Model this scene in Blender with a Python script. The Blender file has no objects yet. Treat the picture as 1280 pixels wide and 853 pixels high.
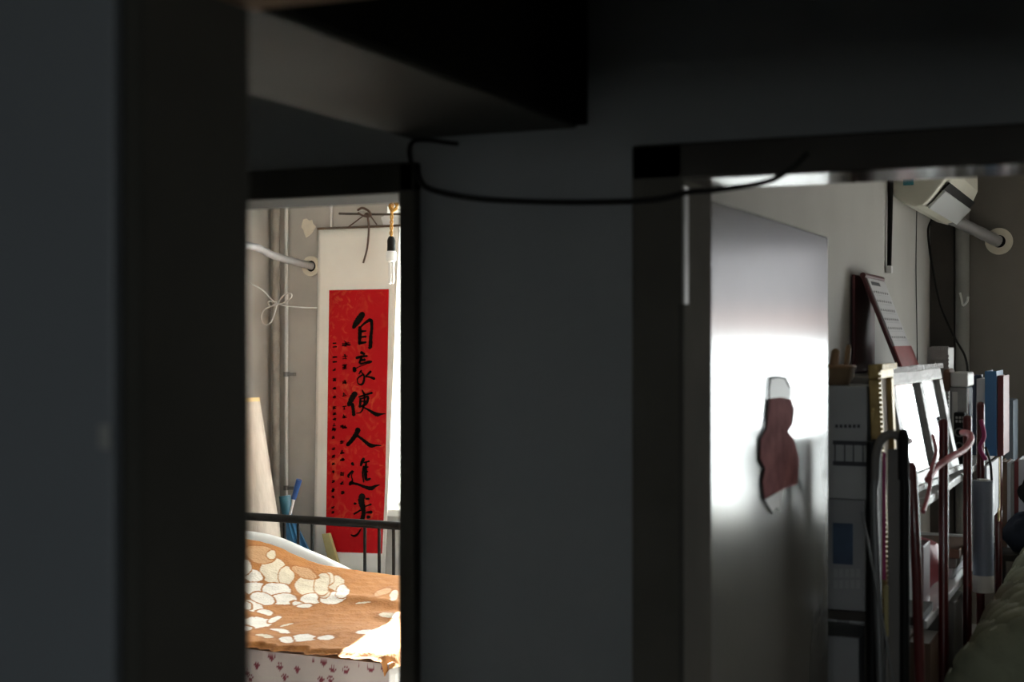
import bpy, bmesh, math, random
from mathutils import Vector, Matrix, noise
random.seed(7)
S = bpy.context.scene
COL = S.collection
R = math.radians

# ------------------------------------------------------------------ camera
F, CX, CY = 1778.0, 640.0, 426.5           # focal length and centre in pixels of a 1280x853 frame
EYE, YAW = 1.70, R(24.2)
cam = bpy.data.cameras.new('camera'); co = bpy.data.objects.new('camera', cam); COL.objects.link(co)
co.location = (0, 0, EYE); co.rotation_euler = (R(90), 0, YAW)
cam.sensor_width = 36; cam.lens = F / 1280 * 36; cam.clip_start = .05
cam.dof.use_dof = True; cam.dof.focus_distance = 6.2; cam.dof.aperture_fstop = 4.6
S.camera = co
FW = (-math.sin(YAW), math.cos(YAW)); RT = (math.cos(YAW), math.sin(YAW))

def P(x, y, Y=None, X=None, Z=None, d=None):
    """pixel + one known world coordinate -> point"""
    a = (x - CX) / F; b = (CY - y) / F
    dx, dy = FW[0] + a * RT[0], FW[1] + a * RT[1]
    if Y is not None: d = Y / dy
    elif X is not None: d = X / dx
    elif Z is not None: d = (Z - EYE) / b
    return Vector((dx * d, dy * d, EYE + b * d))
def pix(p):
    d = p[0] * FW[0] + p[1] * FW[1]; a = (p[0] * RT[0] + p[1] * RT[1]) / d
    return CX + a * F, CY - (p[2] - EYE) / d * F

# ------------------------------------------------------------------ view, sky, sun
S.view_settings.view_transform = 'Standard'; S.view_settings.look = 'None'
S.view_settings.gamma = 1; S.view_settings.use_curve_mapping = False
S.view_settings.exposure = 1.05
W = bpy.data.worlds.new('sky'); S.world = W; W.use_nodes = True
nt = W.node_tree; nt.nodes.clear()
out = nt.nodes.new('ShaderNodeOutputWorld'); bg = nt.nodes.new('ShaderNodeBackground')
tc = nt.nodes.new('ShaderNodeTexCoord'); sx = nt.nodes.new('ShaderNodeSeparateXYZ')
rp = nt.nodes.new('ShaderNodeValToRGB')
rp.color_ramp.elements[0].position = .40; rp.color_ramp.elements[0].color = (.50, .49, .47, 1)
rp.color_ramp.elements[1].position = .53; rp.color_ramp.elements[1].color = (.93, .96, 1.0, 1)
mp = nt.nodes.new('ShaderNodeMapRange'); mp.inputs[1].default_value = -1; mp.inputs[2].default_value = 1
nt.links.new(tc.outputs['Generated'], sx.inputs[0]); nt.links.new(sx.outputs[2], mp.inputs[0])
nt.links.new(mp.outputs[0], rp.inputs[0]); nt.links.new(rp.outputs[0], bg.inputs[0]); nt.links.new(bg.outputs[0], out.inputs[0])
bg.inputs[1].default_value = 9.0
sun = bpy.data.lights.new('sun', 'SUN'); so = bpy.data.objects.new('sun', sun); COL.objects.link(so)
sun.energy = 80; sun.angle = R(.6); sun.color = (1, .97, .93)
_sd = Vector((.16, -.84, -.60)).normalized()          # way the sunlight travels
so.rotation_euler = _sd.to_track_quat('-Z', 'Y').to_euler(); so.location = (-3, 9, 5)
def portal(loc, w, h, rot):
    l = bpy.data.lights.new('window_portal', 'AREA'); l.shape = 'RECTANGLE'; l.size = w; l.size_y = h
    l.cycles.is_portal = True
    o = bpy.data.objects.new('window_portal', l); COL.objects.link(o); o.location = loc; o.rotation_euler = rot
YE = 6.10                                            # inner face of the outside wall
W1 = (-3.41, -1.45, .88, 2.36)                       # bedroom window x0 x1 z0 z1
W2 = (-.06, 1.25, .92, 2.30)                         # study window
W3 = (.10, .80, 1.46, 2.08)                          # small window behind the camera
portal(((W1[0]+W1[1])/2, YE+.20, (W1[2]+W1[3])/2), W1[1]-W1[0], W1[3]-W1[2], (R(-90), 0, 0))
portal(((W2[0]+W2[1])/2, YE+.20, (W2[2]+W2[3])/2), W2[1]-W2[0], W2[3]-W2[2], (R(-90), 0, 0))
portal((W3[0] / 2 + W3[1] / 2, -2.32, (W3[2] + W3[3]) / 2), W3[1] - W3[0], W3[3] - W3[2], (R(90), 0, 0))

# ------------------------------------------------------------------ materials
MATS = {}
def mat(name, col, rough=.6, var=.0, scale=6, bump=0, bscale=40, metal=0, spec=.5, col2=None, coat=0, stretch=None, detail=4):
    if name in MATS: return MATS[name]
    m = bpy.data.materials.new(name); m.use_nodes = True; MATS[name] = m
    t = m.node_tree; b = t.nodes['Principled BSDF']
    b.inputs['Roughness'].default_value = rough; b.inputs['Metallic'].default_value = metal
    b.inputs['Specular IOR Level'].default_value = spec; b.inputs['Coat Weight'].default_value = coat
    b.inputs['Base Color'].default_value = (*col, 1)
    tcn = t.nodes.new('ShaderNodeTexCoord'); mpn = t.nodes.new('ShaderNodeMapping')
    t.links.new(tcn.outputs['Object'], mpn.inputs[0])
    if stretch: mpn.inputs['Scale'].default_value = stretch
    if var or col2:
        n = t.nodes.new('ShaderNodeTexNoise'); n.inputs['Scale'].default_value = scale; n.inputs['Detail'].default_value = detail
        r = t.nodes.new('ShaderNodeValToRGB')
        c2 = col2 or tuple(max(0, c * (1 - var)) for c in col)
        r.color_ramp.elements[0].position = .35; r.color_ramp.elements[0].color = (*c2, 1)
        r.color_ramp.elements[1].position = .68; r.color_ramp.elements[1].color = (*col, 1)
        t.links.new(mpn.outputs[0], n.inputs['Vector']); t.links.new(n.outputs['Fac'], r.inputs[0])
        t.links.new(r.outputs[0], b.inputs['Base Color'])
    if bump:
        n2 = t.nodes.new('ShaderNodeTexNoise'); n2.inputs['Scale'].default_value = bscale; n2.inputs['Detail'].default_value = 3
        bp = t.nodes.new('ShaderNodeBump'); bp.inputs['Strength'].default_value = bump; bp.inputs['Distance'].default_value = .01
        t.links.new(mpn.outputs[0], n2.inputs['Vector']); t.links.new(n2.outputs['Fac'], bp.inputs['Height'])
        t.links.new(bp.outputs[0], b.inputs['Normal'])
    return m
def vmat(name, rough=.85, bump=.15, bscale=120):
    m = mat(name, (1, 1, 1), rough, bump=bump, bscale=bscale)
    t = m.node_tree; a = t.nodes.new('ShaderNodeVertexColor'); a.layer_name = 'print'
    t.links.new(a.outputs[0], t.nodes['Principled BSDF'].inputs['Base Color'])
    return m
def pane_mat():
    m = bpy.data.materials.new('window_glass'); m.use_nodes = True; t = m.node_tree; t.nodes.clear()
    o = t.nodes.new('ShaderNodeOutputMaterial'); mx = t.nodes.new('ShaderNodeMixShader'); tr = t.nodes.new('ShaderNodeBsdfTransparent')
    g = t.nodes.new('ShaderNodeBsdfGlossy'); g.inputs['Roughness'].default_value = .02; mx.inputs[0].default_value = .06
    tr.inputs[0].default_value = (.93, .96, .95, 1)
    t.links.new(tr.outputs[0], mx.inputs[1]); t.links.new(g.outputs[0], mx.inputs[2]); t.links.new(mx.outputs[0], o.inputs[0])
    return m
def cloth_mat(name, col, trans):
    m = bpy.data.materials.new(name); m.use_nodes = True; t = m.node_tree; t.nodes.clear()
    o = t.nodes.new('ShaderNodeOutputMaterial'); mx = t.nodes.new('ShaderNodeMixShader'); d = t.nodes.new('ShaderNodeBsdfDiffuse')
    g = t.nodes.new('ShaderNodeBsdfTranslucent'); mx.inputs[0].default_value = trans
    d.inputs[0].default_value = (*col, 1); g.inputs[0].default_value = (*col, 1)
    t.links.new(d.outputs[0], mx.inputs[1]); t.links.new(g.outputs[0], mx.inputs[2]); t.links.new(mx.outputs[0], o.inputs[0])
    return m
M = dict(
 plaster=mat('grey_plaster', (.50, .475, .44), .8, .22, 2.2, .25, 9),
 plaster_r=mat('pale_plaster', (.50, .49, .465), .75, .16, 1.6, .15, 7),
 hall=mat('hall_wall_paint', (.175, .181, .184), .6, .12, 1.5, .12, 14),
 ceil=mat('ceiling_paint', (.42, .41, .39), .8, .1, 2),
 floor=mat('floor_tile', (.22, .20, .18), .5, .2, 3),
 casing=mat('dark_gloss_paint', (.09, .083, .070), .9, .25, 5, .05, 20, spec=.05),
 plaster_dim=mat('dimmed_plaster', (.165, .15, .132), .8, .15, 2, .15, 9),  # plaster with the study's lack of light put into its tone
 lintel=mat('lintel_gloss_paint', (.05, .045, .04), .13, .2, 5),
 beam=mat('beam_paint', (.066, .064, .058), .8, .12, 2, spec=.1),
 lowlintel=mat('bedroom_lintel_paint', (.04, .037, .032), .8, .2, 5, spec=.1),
 beamshade=mat('beam_shade_black', (.010, .010, .009), 1, spec=.0),  # near-black tone for the beam's unlit side
 post=mat('near_dark_paint', (.065, .062, .053), .9, .2, 4, .05, 20, spec=.05),
 nleaf=mat('near_door_paint', (.20, .212, .23), .4, .1, 2, .05, 10),
 tanwood=mat('tan_wood', (.24, .16, .105), .9, .25, 9, spec=.05, stretch=(1, 8, 8)),
 leaf=mat('door_gloss_paint', (.17, .165, .155), .19, .12, 2, .05, 4),
 palegrey=mat('pale_grey_and_gap_light', (.36, .355, .34), .4, .1, 8),  # pale grey of small parts, also paints light in the hinge gap
 black=mat('black_enamel', (.006, .006, .006), .5, spec=.2),
 blackp=mat('black_plastic', (.014, .014, .014), .7, spec=.15),
 cable=mat('dark_cable', (.016, .015, .014), .8, spec=.1),
 pipe=mat('pale_pipe_paint', (.62, .62, .61), .45, .12, 10),
 gpipe=mat('dull_grey_pipe', (.27, .265, .25), .5, .15, 8),
 oldpipe=mat('old_pipe_paint', (.40, .37, .33), .6, .3, 14, .3, 40),
 wrap=mat('grey_wrap_tape', (.27, .26, .265), .45, .2, 12, .35, 22),
 flange=mat('cream_flange', (.74, .68, .56), .6, .2, 12),
 string=mat('pale_string', (.5, .5, .49), .7),
 dstring=mat('brown_string', (.10, .06, .045), .8),
 rod=mat('rusty_rod', (.10, .085, .07), .6, .4, 30),
 cream=mat('cream_scroll_paper', (.83, .80, .745), .8, .07, 4),
 red=None, ink=mat('black_ink', (.008, .007, .006), .9, spec=.04),
 amber=mat('amber_cord', (.55, .27, .03), .5, .4, 60),
 white=mat('white_plastic', (.75, .75, .74), .35),
 lampglass=mat('frosted_tube', (.80, .82, .82), .25, coat=.5),
 quilt=mat('white_quilt', (.66, .655, .65), .9, .06, 5, .2, 30),
 beige=mat('beige_mat', (.50, .42, .35), .8, .14, 8, .15, 30, stretch=(6, 6, .6)),
 gold=mat('straw_rim', (.62, .44, .20), .6, .2, 20),
 blue=mat('blue_nylon', (.03, .16, .33), .4, .55, 7),
 teal=mat('teal_plastic', (.035, .14, .20), .4),
 dblue=mat('deep_blue_plastic', (.015, .07, .24), .35),
 yellow=mat('yellow_board', (.52, .44, .20), .6, .25, 8),
 acwhite=mat('aged_cream_plastic', (.72, .70, .60), .4, .08, 5),
 acgrey=mat('grey_louver_plastic', (.52, .54, .55), .35),
 tealtape=mat('teal_tape', (.03, .22, .27), .4),
 brownwood=mat('brown_wood', (.13, .085, .055), .5, .4, 6, stretch=(1, 1, .2)),
 darkcurt=mat('dark_brown_surface', (.05, .042, .035), .7, .3, 6),
 maroon=mat('maroon_card', (.10, .018, .02), .5, .2, 8),
 calred=mat('red_calendar_card', (.42, .07, .065), .5, .2, 8),
 page=mat('calendar_paper', (.66, .66, .68), .7),
 print=mat('dark_print', (.06, .06, .07), .7),
 carton=mat('grey_carton', (.43, .44, .445), .7, .12, 6),
 cartonp=mat('white_carton', (.33, .335, .345), .6, .1, 6),
 cartonb=mat('brown_carton', (.24, .16, .09), .75, .15, 6),
 photo=mat('blue_box_print', (.06, .11, .20), .5, .5, 14),
 wood=mat('light_wood', (.34, .20, .10), .55, .3, 6, stretch=(1, 1, .25)),
 goldf=mat('gold_frame', (.42, .29, .10), .4, .35, 25, .2, 60, metal=.4),
 silver=mat('silver_frame', (.40, .385, .365), .4, .25, 25, .3, 80, metal=.15),
 mirror=mat('mirror_glass', (.62, .63, .64), .06, metal=1),
 shelfw=mat('white_shelf_board', (.72, .72, .71), .3, .12, 10, coat=.3),
 redpost=mat('red_enamel', (.12, .010, .010), .3, .3, 8, coat=.3),
 steel=mat('steel_tube', (.22, .22, .22), .4, .1, 10, metal=.5),
 board=mat('grey_brown_board', (.20, .185, .17), .6, .2, 5),
 magenta=mat('magenta_ribbon', (.38, .03, .14), .6),
 pink=mat('pink_ribbon', (.60, .16, .19), .5, .25, 20),
 bluebook=mat('blue_binder', (.03, .15, .36), .35, .15, 6),
 navy=mat('navy_cover', (.02, .03, .07), .5),
 redbook=mat('dark_red_cover', (.16, .02, .02), .5),
 greybook=mat('slate_cover', (.12, .15, .18), .5),
 paper=mat('paper_edges', (.66, .65, .62), .8, .12, 60, stretch=(20, 1, 1)),
 whitebook=mat('white_cover', (.62, .63, .66), .4, .08, 5),
 brownbook=mat('brown_cover', (.18, .10, .06), .5),
 roll=mat('blue_grey_poster', (.26, .30, .38), .35, .35, 3),
 green=mat('green_quilt', (.29, .305, .21), .9, .3, 9, .4, 60),
 gthread=mat('pale_thread', (.55, .56, .42), .8),
 fabric=mat('navy_bundle', (.035, .045, .075), .9, .5, 6, .5, 18),
 blackfab=mat('black_fabric', (.012, .012, .014), .9, .2, 6, .5, 18),
 clear=mat('smoky_plastic', (.30, .30, .30), .2, .3, 12, coat=.5),
 chrome=mat('chrome_hook', (.85, .85, .85), .15, metal=1),
 redpaper=mat('faded_red_paper', (.44, .18, .19), .9, .45, 22, spec=.08),
 wpaper=mat('torn_white_paper', (.72, .72, .73), .5),
 valance=cloth_mat('grey_violet_cloth', (.36, .35, .385), .115),
 valpink=cloth_mat('pink_cloth_band', (.45, .36, .365), .13),
 curtain=cloth_mat('white_curtain', (.92, .92, .90), .6),
 wframe=mat('white_window_frame', (.70, .70, .68), .4),
 glass=pane_mat(),
)
def red_mat():
    m = mat('red_scroll_paper', (.44, .006, .010), .8, spec=.15); t = m.node_tree; b = t.nodes['Principled BSDF']
    tcn = t.nodes.new('ShaderNodeTexCoord')
    n = t.nodes.new('ShaderNodeTexNoise'); n.inputs['Scale'].default_value = 16; n.inputs['Detail'].default_value = 5; n.inputs['Distortion'].default_value = 2.2
    r = t.nodes.new('ShaderNodeValToRGB'); r.color_ramp.elements[0].position = .5; r.color_ramp.elements[1].position = .66
    r.color_ramp.elements[0].color = (0, 0, 0, 1); r.color_ramp.elements[1].color = (.85, .85, .85, 1)
    w = t.nodes.new('ShaderNodeTexNoise'); w.inputs['Scale'].default_value = 4.5
    r2 = t.nodes.new('ShaderNodeValToRGB'); r2.color_ramp.elements[0].position = .42; r2.color_ramp.elements[1].position = .6
    mu = t.nodes.new('ShaderNodeMath'); mu.operation = 'MULTIPLY'
    mx = t.nodes.new('ShaderNodeMixRGB'); mx.inputs[1].default_value = (.44, .006, .010, 1); mx.inputs[2].default_value = (.54, .085, .030, 1)
    for x in (n, w): t.links.new(tcn.outputs['Object'], x.inputs['Vector'])
    t.links.new(n.outputs['Fac'], r.inputs[0]); t.links.new(w.outputs['Fac'], r2.inputs[0])
    t.links.new(r.outputs[0], mu.inputs[0]); t.links.new(r2.outputs[0], mu.inputs[1]); t.links.new(mu.outputs[0], mx.inputs[0])
    t.links.new(mx.outputs[0], b.inputs['Base Color'])
    return m
M['red'] = red_mat()

# ------------------------------------------------------------------ mesh helpers
WL = {}
class MB:
    def __init__(s): s.v = []; s.f = []
    def box(s, lo, hi):
        n = len(s.v)
        s.v += [Vector((x, y, z)) for z in (lo[2], hi[2]) for y in (lo[1], hi[1]) for x in (lo[0], hi[0])]
        s.f += [tuple(n + i for i in q) for q in ((0, 2, 3, 1), (4, 5, 7, 6), (0, 1, 5, 4), (2, 6, 7, 3), (0, 4, 6, 2), (1, 3, 7, 5))]
        return s
    def obox(s, c, ax, ay, az):      # oriented box: centre + three half axes
        n = len(s.v); c = Vector(c); ax, ay, az = Vector(ax), Vector(ay), Vector(az)
        s.v += [c + ax * i + ay * j + az * k for k in (-1, 1) for j in (-1, 1) for i in (-1, 1)]
        s.f += [tuple(n + i for i in q) for q in ((0, 2, 3, 1), (4, 5, 7, 6), (0, 1, 5, 4), (2, 6, 7, 3), (0, 4, 6, 2), (1, 3, 7, 5))]
        return s
    def tube(s, path, r, n=10, closed=False):
        path = [Vector(p) for p in path]; rs = r if isinstance(r, (list, tuple)) else [r] * len(path)
        base = len(s.v); up = None; L = len(path)
        for i, p in enumerate(path):
            a = path[i - 1] if i or closed else p; b = path[(i + 1) % L] if i < L - 1 or closed else p
            t = (b - a).normalized()
            if up is None: up = t.orthogonal().normalized()
            else: up = (up - t * up.dot(t)).normalized()
            q = t.cross(up)
            s.v += [p + (up * math.cos(k * 2 * math.pi / n) + q * math.sin(k * 2 * math.pi / n)) * rs[i] for k in range(n)]
        for i in range(L if closed else L - 1):
            j = (i + 1) % L
            for k in range(n):
                s.f.append((base + i * n + k, base + i * n + (k + 1) % n, base + j * n + (k + 1) % n, base + j * n + k))
        if not closed:
            s.f.append(tuple(base + k for k in reversed(range(n)))); s.f.append(tuple(base + (L - 1) * n + k for k in range(n)))
        return s
    def lathe(s, c, prof, n=20, axis='z'):   # prof: (radius, height)
        return s.tube([Vector(c) + (Vector((0, 0, h)) if axis == 'z' else Vector((0, h, 0))) for _, h in prof], [max(r, 1e-4) for r, _ in prof], n)
    def prism(s, poly, ext):         # polygon of 3-D points extruded by a vector
        n = len(s.v); k = len(poly); e = Vector(ext)
        s.v += [Vector(p) for p in poly] + [Vector(p) + e for p in poly]
        s.f.append(tuple(n + i for i in range(k))); s.f.append(tuple(n + k + i for i in reversed(range(k))))
        for i in range(k): s.f.append((n + i, n + k + i, n + k + (i + 1) % k, n + (i + 1) % k))
        return s
    def grid(s, fn, nu, nv):
        n = len(s.v)
        s.v += [Vector(fn(i / nu, j / nv)) for j in range(nv + 1) for i in range(nu + 1)]
        for j in range(nv):
            for i in range(nu):
                a = n + j * (nu + 1) + i; s.f.append((a, a + 1, a + nu + 2, a + nu + 1))
        return s
def link(o, parent):
    COL.objects.link(o)
    if parent: o.parent = parent
def obj(name, mb, m, parent=None, smooth=False, bevel=0, colors=None, solid=0, fix=True):
    me = bpy.data.meshes.new(name)
    lo = Vector([min(v[i] for v in mb.v) for i in range(3)]); hi = Vector([max(v[i] for v in mb.v) for i in range(3)])
    base = Vector(((lo.x + hi.x) / 2, (lo.y + hi.y) / 2, lo.z))
    me.from_pydata([v - base for v in mb.v], [], mb.f)
    if fix and len(me.polygons) < 60000:
        b = bmesh.new(); b.from_mesh(me); bmesh.ops.recalc_face_normals(b, faces=b.faces); b.to_mesh(me); b.free()
    if colors:
        at = me.color_attributes.new('print', 'FLOAT_COLOR', 'POINT')
        at.data.foreach_set('color', [c for col in colors for c in (*col, 1)])
    me.materials.append(M[m] if isinstance(m, str) else m)
    if smooth: me.polygons.foreach_set('use_smooth', [True] * len(me.polygons))
    o = bpy.data.objects.new(name, me); link(o, parent)
    pl = WL[parent.name] if parent else Vector()
    o.location = base - pl; WL[o.name] = base
    if solid:
        md = o.modifiers.new('thick', 'SOLIDIFY'); md.thickness = solid; md.offset = 0
    if bevel:
        md = o.modifiers.new('bevel', 'BEVEL'); md.width = bevel; md.segments = 2; md.limit_method = 'ANGLE'
    if smooth:
        try:
            md = o.modifiers.new('ws', 'WEIGHTED_NORMAL')
            o.modifiers.remove(md)
        except Exception: pass
        me.set_sharp_from_angle(angle=R(50))
    return o
def thing(name, loc, label, cat, group=None):
    o = bpy.data.objects.new(name, None); COL.objects.link(o); o.location = loc; o.empty_display_size = .05
    WL[o.name] = Vector(loc); return tag(o, label, cat, group)
def tag(o, label, cat, group=None, kind=None):
    o['label'] = label; o['category'] = cat
    if group: o['group'] = group
    if kind: o['kind'] = kind
    return o
def struct(o, label, cat):
    o['kind'] = 'structure'; o['label'] = label; o['category'] = cat; return o
def bx(lo, hi): return MB().box(lo, hi)
def wall_y(name, x0, x1, z0, z1, y0, y1, holes, m, label):     # wall across Y with rectangular openings
    xs = sorted({x0, x1, *[h[0] for h in holes], *[h[1] for h in holes]}); zs = sorted({z0, z1, *[h[2] for h in holes], *[h[3] for h in holes]})
    mb = MB()
    for i in range(len(xs) - 1):
        run = None
        for j in range(len(zs) - 1):
            cx, cz = (xs[i] + xs[i+1]) / 2, (zs[j] + zs[j+1]) / 2
            solid = not any(h[0] < cx < h[1] and h[2] < cz < h[3] for h in holes)
            if solid and run is None: run = zs[j]
            if run is not None and (not solid or j == len(zs) - 2):
                mb.box((xs[i], y0, run), (xs[i+1], y1, zs[j+1] if solid else zs[j])); run = None
    return struct(obj(name, mb, m), label, 'wall')
def smoothstep(a, b, x):
    t = max(0, min(1, (x - a) / (b - a))); return t * t * (3 - 2 * t)
def spline(pts, n=6):
    pts = [Vector(p) for p in pts]; out = []
    for i in range(len(pts) - 1):
        p0 = pts[max(i-1, 0)]; p1 = pts[i]; p2 = pts[i+1]; p3 = pts[min(i+2, len(pts)-1)]
        for k in range(n):
            t = k / n
            out.append(.5 * ((2*p1) + (p2-p0)*t + (2*p0-5*p1+4*p2-p3)*t*t + (3*p1-p0-3*p2+p3)*t**3))
    return out + [pts[-1]]

# ------------------------------------------------------------------ the shell
YH, YB = 2.05, 2.17            # partition between hall and the two rooms
XL, XS0, XS1, XR = -4.09, -1.00, -.835, 1.45
ZC, YN0, YN1, YR = 2.72, .90, 1.00, -2.20
DZ = 1.94
struct(obj('floor', bx((-4.4, -2.5, -.1), (1.8, 6.5, 0)), 'floor'), 'dark worn floor running through hall and rooms', 'floor')
struct(obj('ceiling', bx((-4.4, -2.5, ZC), (1.8, 6.5, ZC + .1)), 'ceil'), 'dim painted ceiling above hall and rooms', 'ceiling')
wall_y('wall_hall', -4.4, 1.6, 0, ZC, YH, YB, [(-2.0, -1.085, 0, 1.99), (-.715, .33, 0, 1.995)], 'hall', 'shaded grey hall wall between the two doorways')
wall_y('wall_outer', -4.4, XS0, 0, ZC, YE, YE + .24, [W1], 'plaster', 'grey plaster outside wall behind the calligraphy scroll')
wall_y('wall_far', XS0, 1.8, 0, ZC, YE, YE + .24, [W2], 'plaster_dim', 'shade-darkened brown grey outside wall behind the loaded shelves')
struct(obj('wall_bedroom', bx((XL - .15, YB, 0), (XL, YE, ZC)), 'plaster'), 'pale plaster side wall beside the bed', 'wall')
struct(obj('wall_divider', bx((XS0, YB, 0), (XS1, YE, ZC)), 'plaster_r'), 'plaster wall carrying the air conditioner, beside the loaded shelves', 'wall')
struct(obj('wall_study', bx((XR, YB, 0), (XR + .15, YE, ZC)), 'plaster_dim'), 'plaster wall of the cluttered room, opposite the air conditioner', 'wall')  # unseen wall, darkened to cut bounced light
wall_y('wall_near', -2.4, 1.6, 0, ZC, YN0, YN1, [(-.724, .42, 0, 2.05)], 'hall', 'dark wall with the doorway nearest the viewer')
wall_y('wall_rear', -2.4, 1.6, 0, ZC, YR - .15, YR, [W3], 'hall', 'rear wall with one small window')
struct(obj('wall_left', bx((-2.5, YR, 0), (-2.4, YH, ZC)), 'hall'), 'hall wall at the left end', 'wall')
struct(obj('wall_right', bx((1.45, YR, 0), (1.6, YH, ZC)), 'hall'), 'hall wall at the right end', 'wall')
# ceiling beam running to the wall between the doors
bX0, bX1, bZ = -1.10, -.813, 2.03
struct(obj('trim_1', bx((bX0, YN1, bZ), (bX1, YH, ZC)), 'beam'), 'grey ceiling beam ending on the wall between the doorways', 'beam')

struct(obj('beam_shade_sheet', bx((bX1 + .001, YN1 + .001, bZ + .004), (bX1 + .02, YH - .001, ZC - .001)), 'beamshade'), 'black sheet painting the shade on the side of the ceiling beam', 'board')  # near-black sheet stands in for shade on the beam's side
def casing(name, x0, x1, xo0, xo1, zt, y0, y1, m, label, lm=None):
    r = bpy.data.objects.new(name, None); COL.objects.link(r); r.location = ((x0 + x1) / 2, (y0 + y1) / 2, 0); WL[r.name] = Vector(r.location)
    struct(r, label, 'door frame')
    obj('jamb', bx((xo0, y0, 0), (x0, y1, zt)), m, r, bevel=.004)
    obj('jamb', bx((x1, y0, 0), (xo1, y1, zt)), m, r, bevel=.004)
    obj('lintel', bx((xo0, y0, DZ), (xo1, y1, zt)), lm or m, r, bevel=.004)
    return r
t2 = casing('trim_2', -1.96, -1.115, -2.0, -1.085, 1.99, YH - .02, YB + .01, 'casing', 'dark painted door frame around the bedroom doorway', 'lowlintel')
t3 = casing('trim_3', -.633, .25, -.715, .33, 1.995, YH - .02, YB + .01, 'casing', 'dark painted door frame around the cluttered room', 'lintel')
obj('painted_gap', bx((-.634, YH - .022, 1.755), (-.6305, YH - .004, 1.93)), 'palegrey', t3)  # pale strip paints the light seen through the hinge gap
obj('painted_gap', bx((-.640, YH - .024, .3), (-.632, YH - .016, 1.755)), 'post', t3)  # dark lower part of the same painted gap
# near door frame + door leaf
t4 = bpy.data.objects.new('trim_4', None); COL.objects.link(t4); t4.location = (-.1, YN0, 0); WL[t4.name] = Vector(t4.location)
struct(t4, 'blackish door frame nearest the viewer with a tan lintel', 'door frame')
obj('jamb', bx((-.724, YN0 - .036, 0), (-.696, YN1 + .01, 2.02)), 'post', t4, bevel=.006)
obj('jamb', bx((.36, YN0 - .02, 0), (.42, YN1 + .01, 2.02)), 'post', t4, bevel=.006)
zl = P(322, 14, Y=YN1 + .01).z
obj('lintel', bx((-.696, YN0 - .02, zl), (.36, YN1 + .01, zl + .06)), 'tanwood', t4, bevel=.004)
d1 = bpy.data.objects.new('door_1', None); COL.objects.link(d1); d1.location = (-1.2, YN0 - .05, 0); WL[d1.name] = Vector(d1.location)
struct(d1, 'slate grey door leaf standing open against the near wall', 'door')
obj('leaf', bx((-1.55, YN0 - .050, .01), (-.7105, YN0 - .038, 2.1)), 'nleaf', d1, bevel=.002)
ka, kb_ = P(124, 561, Y=YN0 - .0515), P(138, 531, Y=YN0 - .0515)
obj('latch_plate', bx((ka.x, YN0 - .053, ka.z), (kb_.x, YN0 - .0502, kb_.z)), 'palegrey', d1, bevel=.001)

# study door leaf, opened square into the room
LX, LY0, LY1 = -.637, 2.185, 3.085
d2 = bpy.data.objects.new('door_2', None); COL.objects.link(d2); d2.location = (LX - .02, (LY0 + LY1) / 2, 0); WL[d2.name] = Vector(d2.location)
struct(d2, 'glossy grey door leaf swung open, with a torn red paper', 'door')
obj('leaf', bx((LX - .04, LY0, .01), (LX, LY1, 1.925)), 'leaf', d2, bevel=.003)
for z in (.3, 1.62):
    obj('hinge', MB().tube([(LX - .046, LY0 - .006, z), (LX - .046, LY0 - .006, z + .1)], .007), 'steel', d2, smooth=True)
# windows
def window(name, w, y, cols, label):
    r = bpy.data.objects.new(name, None); COL.objects.link(r); r.location = ((w[0] + w[1]) / 2, y, w[2]); WL[r.name] = Vector(r.location)
    struct(r, label, 'window')
    f = .045; mb = MB()
    obj('window_frame', MB().box((w[0], y, w[2]), (w[0] + f, y + .06, w[3])).box((w[1] - f, y, w[2]), (w[1], y + .06, w[3]))
        .box((w[0] + f, y, w[2]), (w[1] - f, y + .06, w[2] + f)).box((w[0] + f, y, w[3] - f), (w[1] - f, y + .06, w[3])), 'wframe', r)
    dx = (w[1] - w[0] - 2 * f) / cols
    for i in range(cols):
        x0 = w[0] + f + dx * i
        if i: obj('mullion', bx((x0 - .02, y, w[2] + f), (x0 + .02, y + .05, w[3] - f)), 'wframe', r)
        obj('pane', bx((x0 + (.02 if i else 0), y + .022, w[2] + f), (x0 + dx - (.02 if i < cols - 1 else 0), y + .026, w[3] - f)), 'glass', r)
    obj('window_sill', bx((w[0] - .04, y - .14 if y > 0 else y + .06, w[2] - .035), (w[1] + .04, y - .001 if y > 0 else y + .18, w[2] - .001)), 'wframe', r, bevel=.004)
    return r
window('window_1', W1, YE + .12, 2, 'bright bedroom window beside the scroll')
window('window_2', W2, YE + .12, 2, 'bright window mirrored in the glossy door leaf')
window('window_3', W3, YR - .13, 1, 'small window behind the viewer')

# ------------------------------------------------------------------ bedroom: scroll
YS = YE - .018
def sp(x, y, off=0): return P(x, y, Y=YS - off)
scroll = thing('hanging_scroll', sp(447, 715), 'cream hanging scroll with red panel of black brush calligraphy', 'scroll')
n = 40
def sheet(q, off, curl=0):        # q = four image corners TL TR BR BL
    tl, tr, br, bl = q
    def fn(u, v):
        x = (tl[0]*(1-u)+tr[0]*u)*(1-v) + (bl[0]*(1-u)+br[0]*u)*v; y = (tl[1]*(1-u)+tr[1]*u)*(1-v) + (bl[1]*(1-u)+br[1]*u)*v
        p = sp(x, y, off); p.y -= curl * (u > .9) * (u - .9) ** 2 * 30 * (.2 + v); return p
    return MB().grid(fn, 24, 30)
obj('backing_paper', sheet(((398, 286), (500, 282), (483, 722), (392, 716)), 0, .05), 'cream', scroll, smooth=True, solid=.002)
obj('red_panel', sheet(((411.5, 363), (486, 361.5), (480, 692.5), (407, 690)), .004), 'red', scroll, smooth=True)
a, b = sp(397, 286), sp(501, 282)
obj('top_rod', MB().tube([a, b], .006), 'brownwood', scroll, smooth=True)
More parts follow.
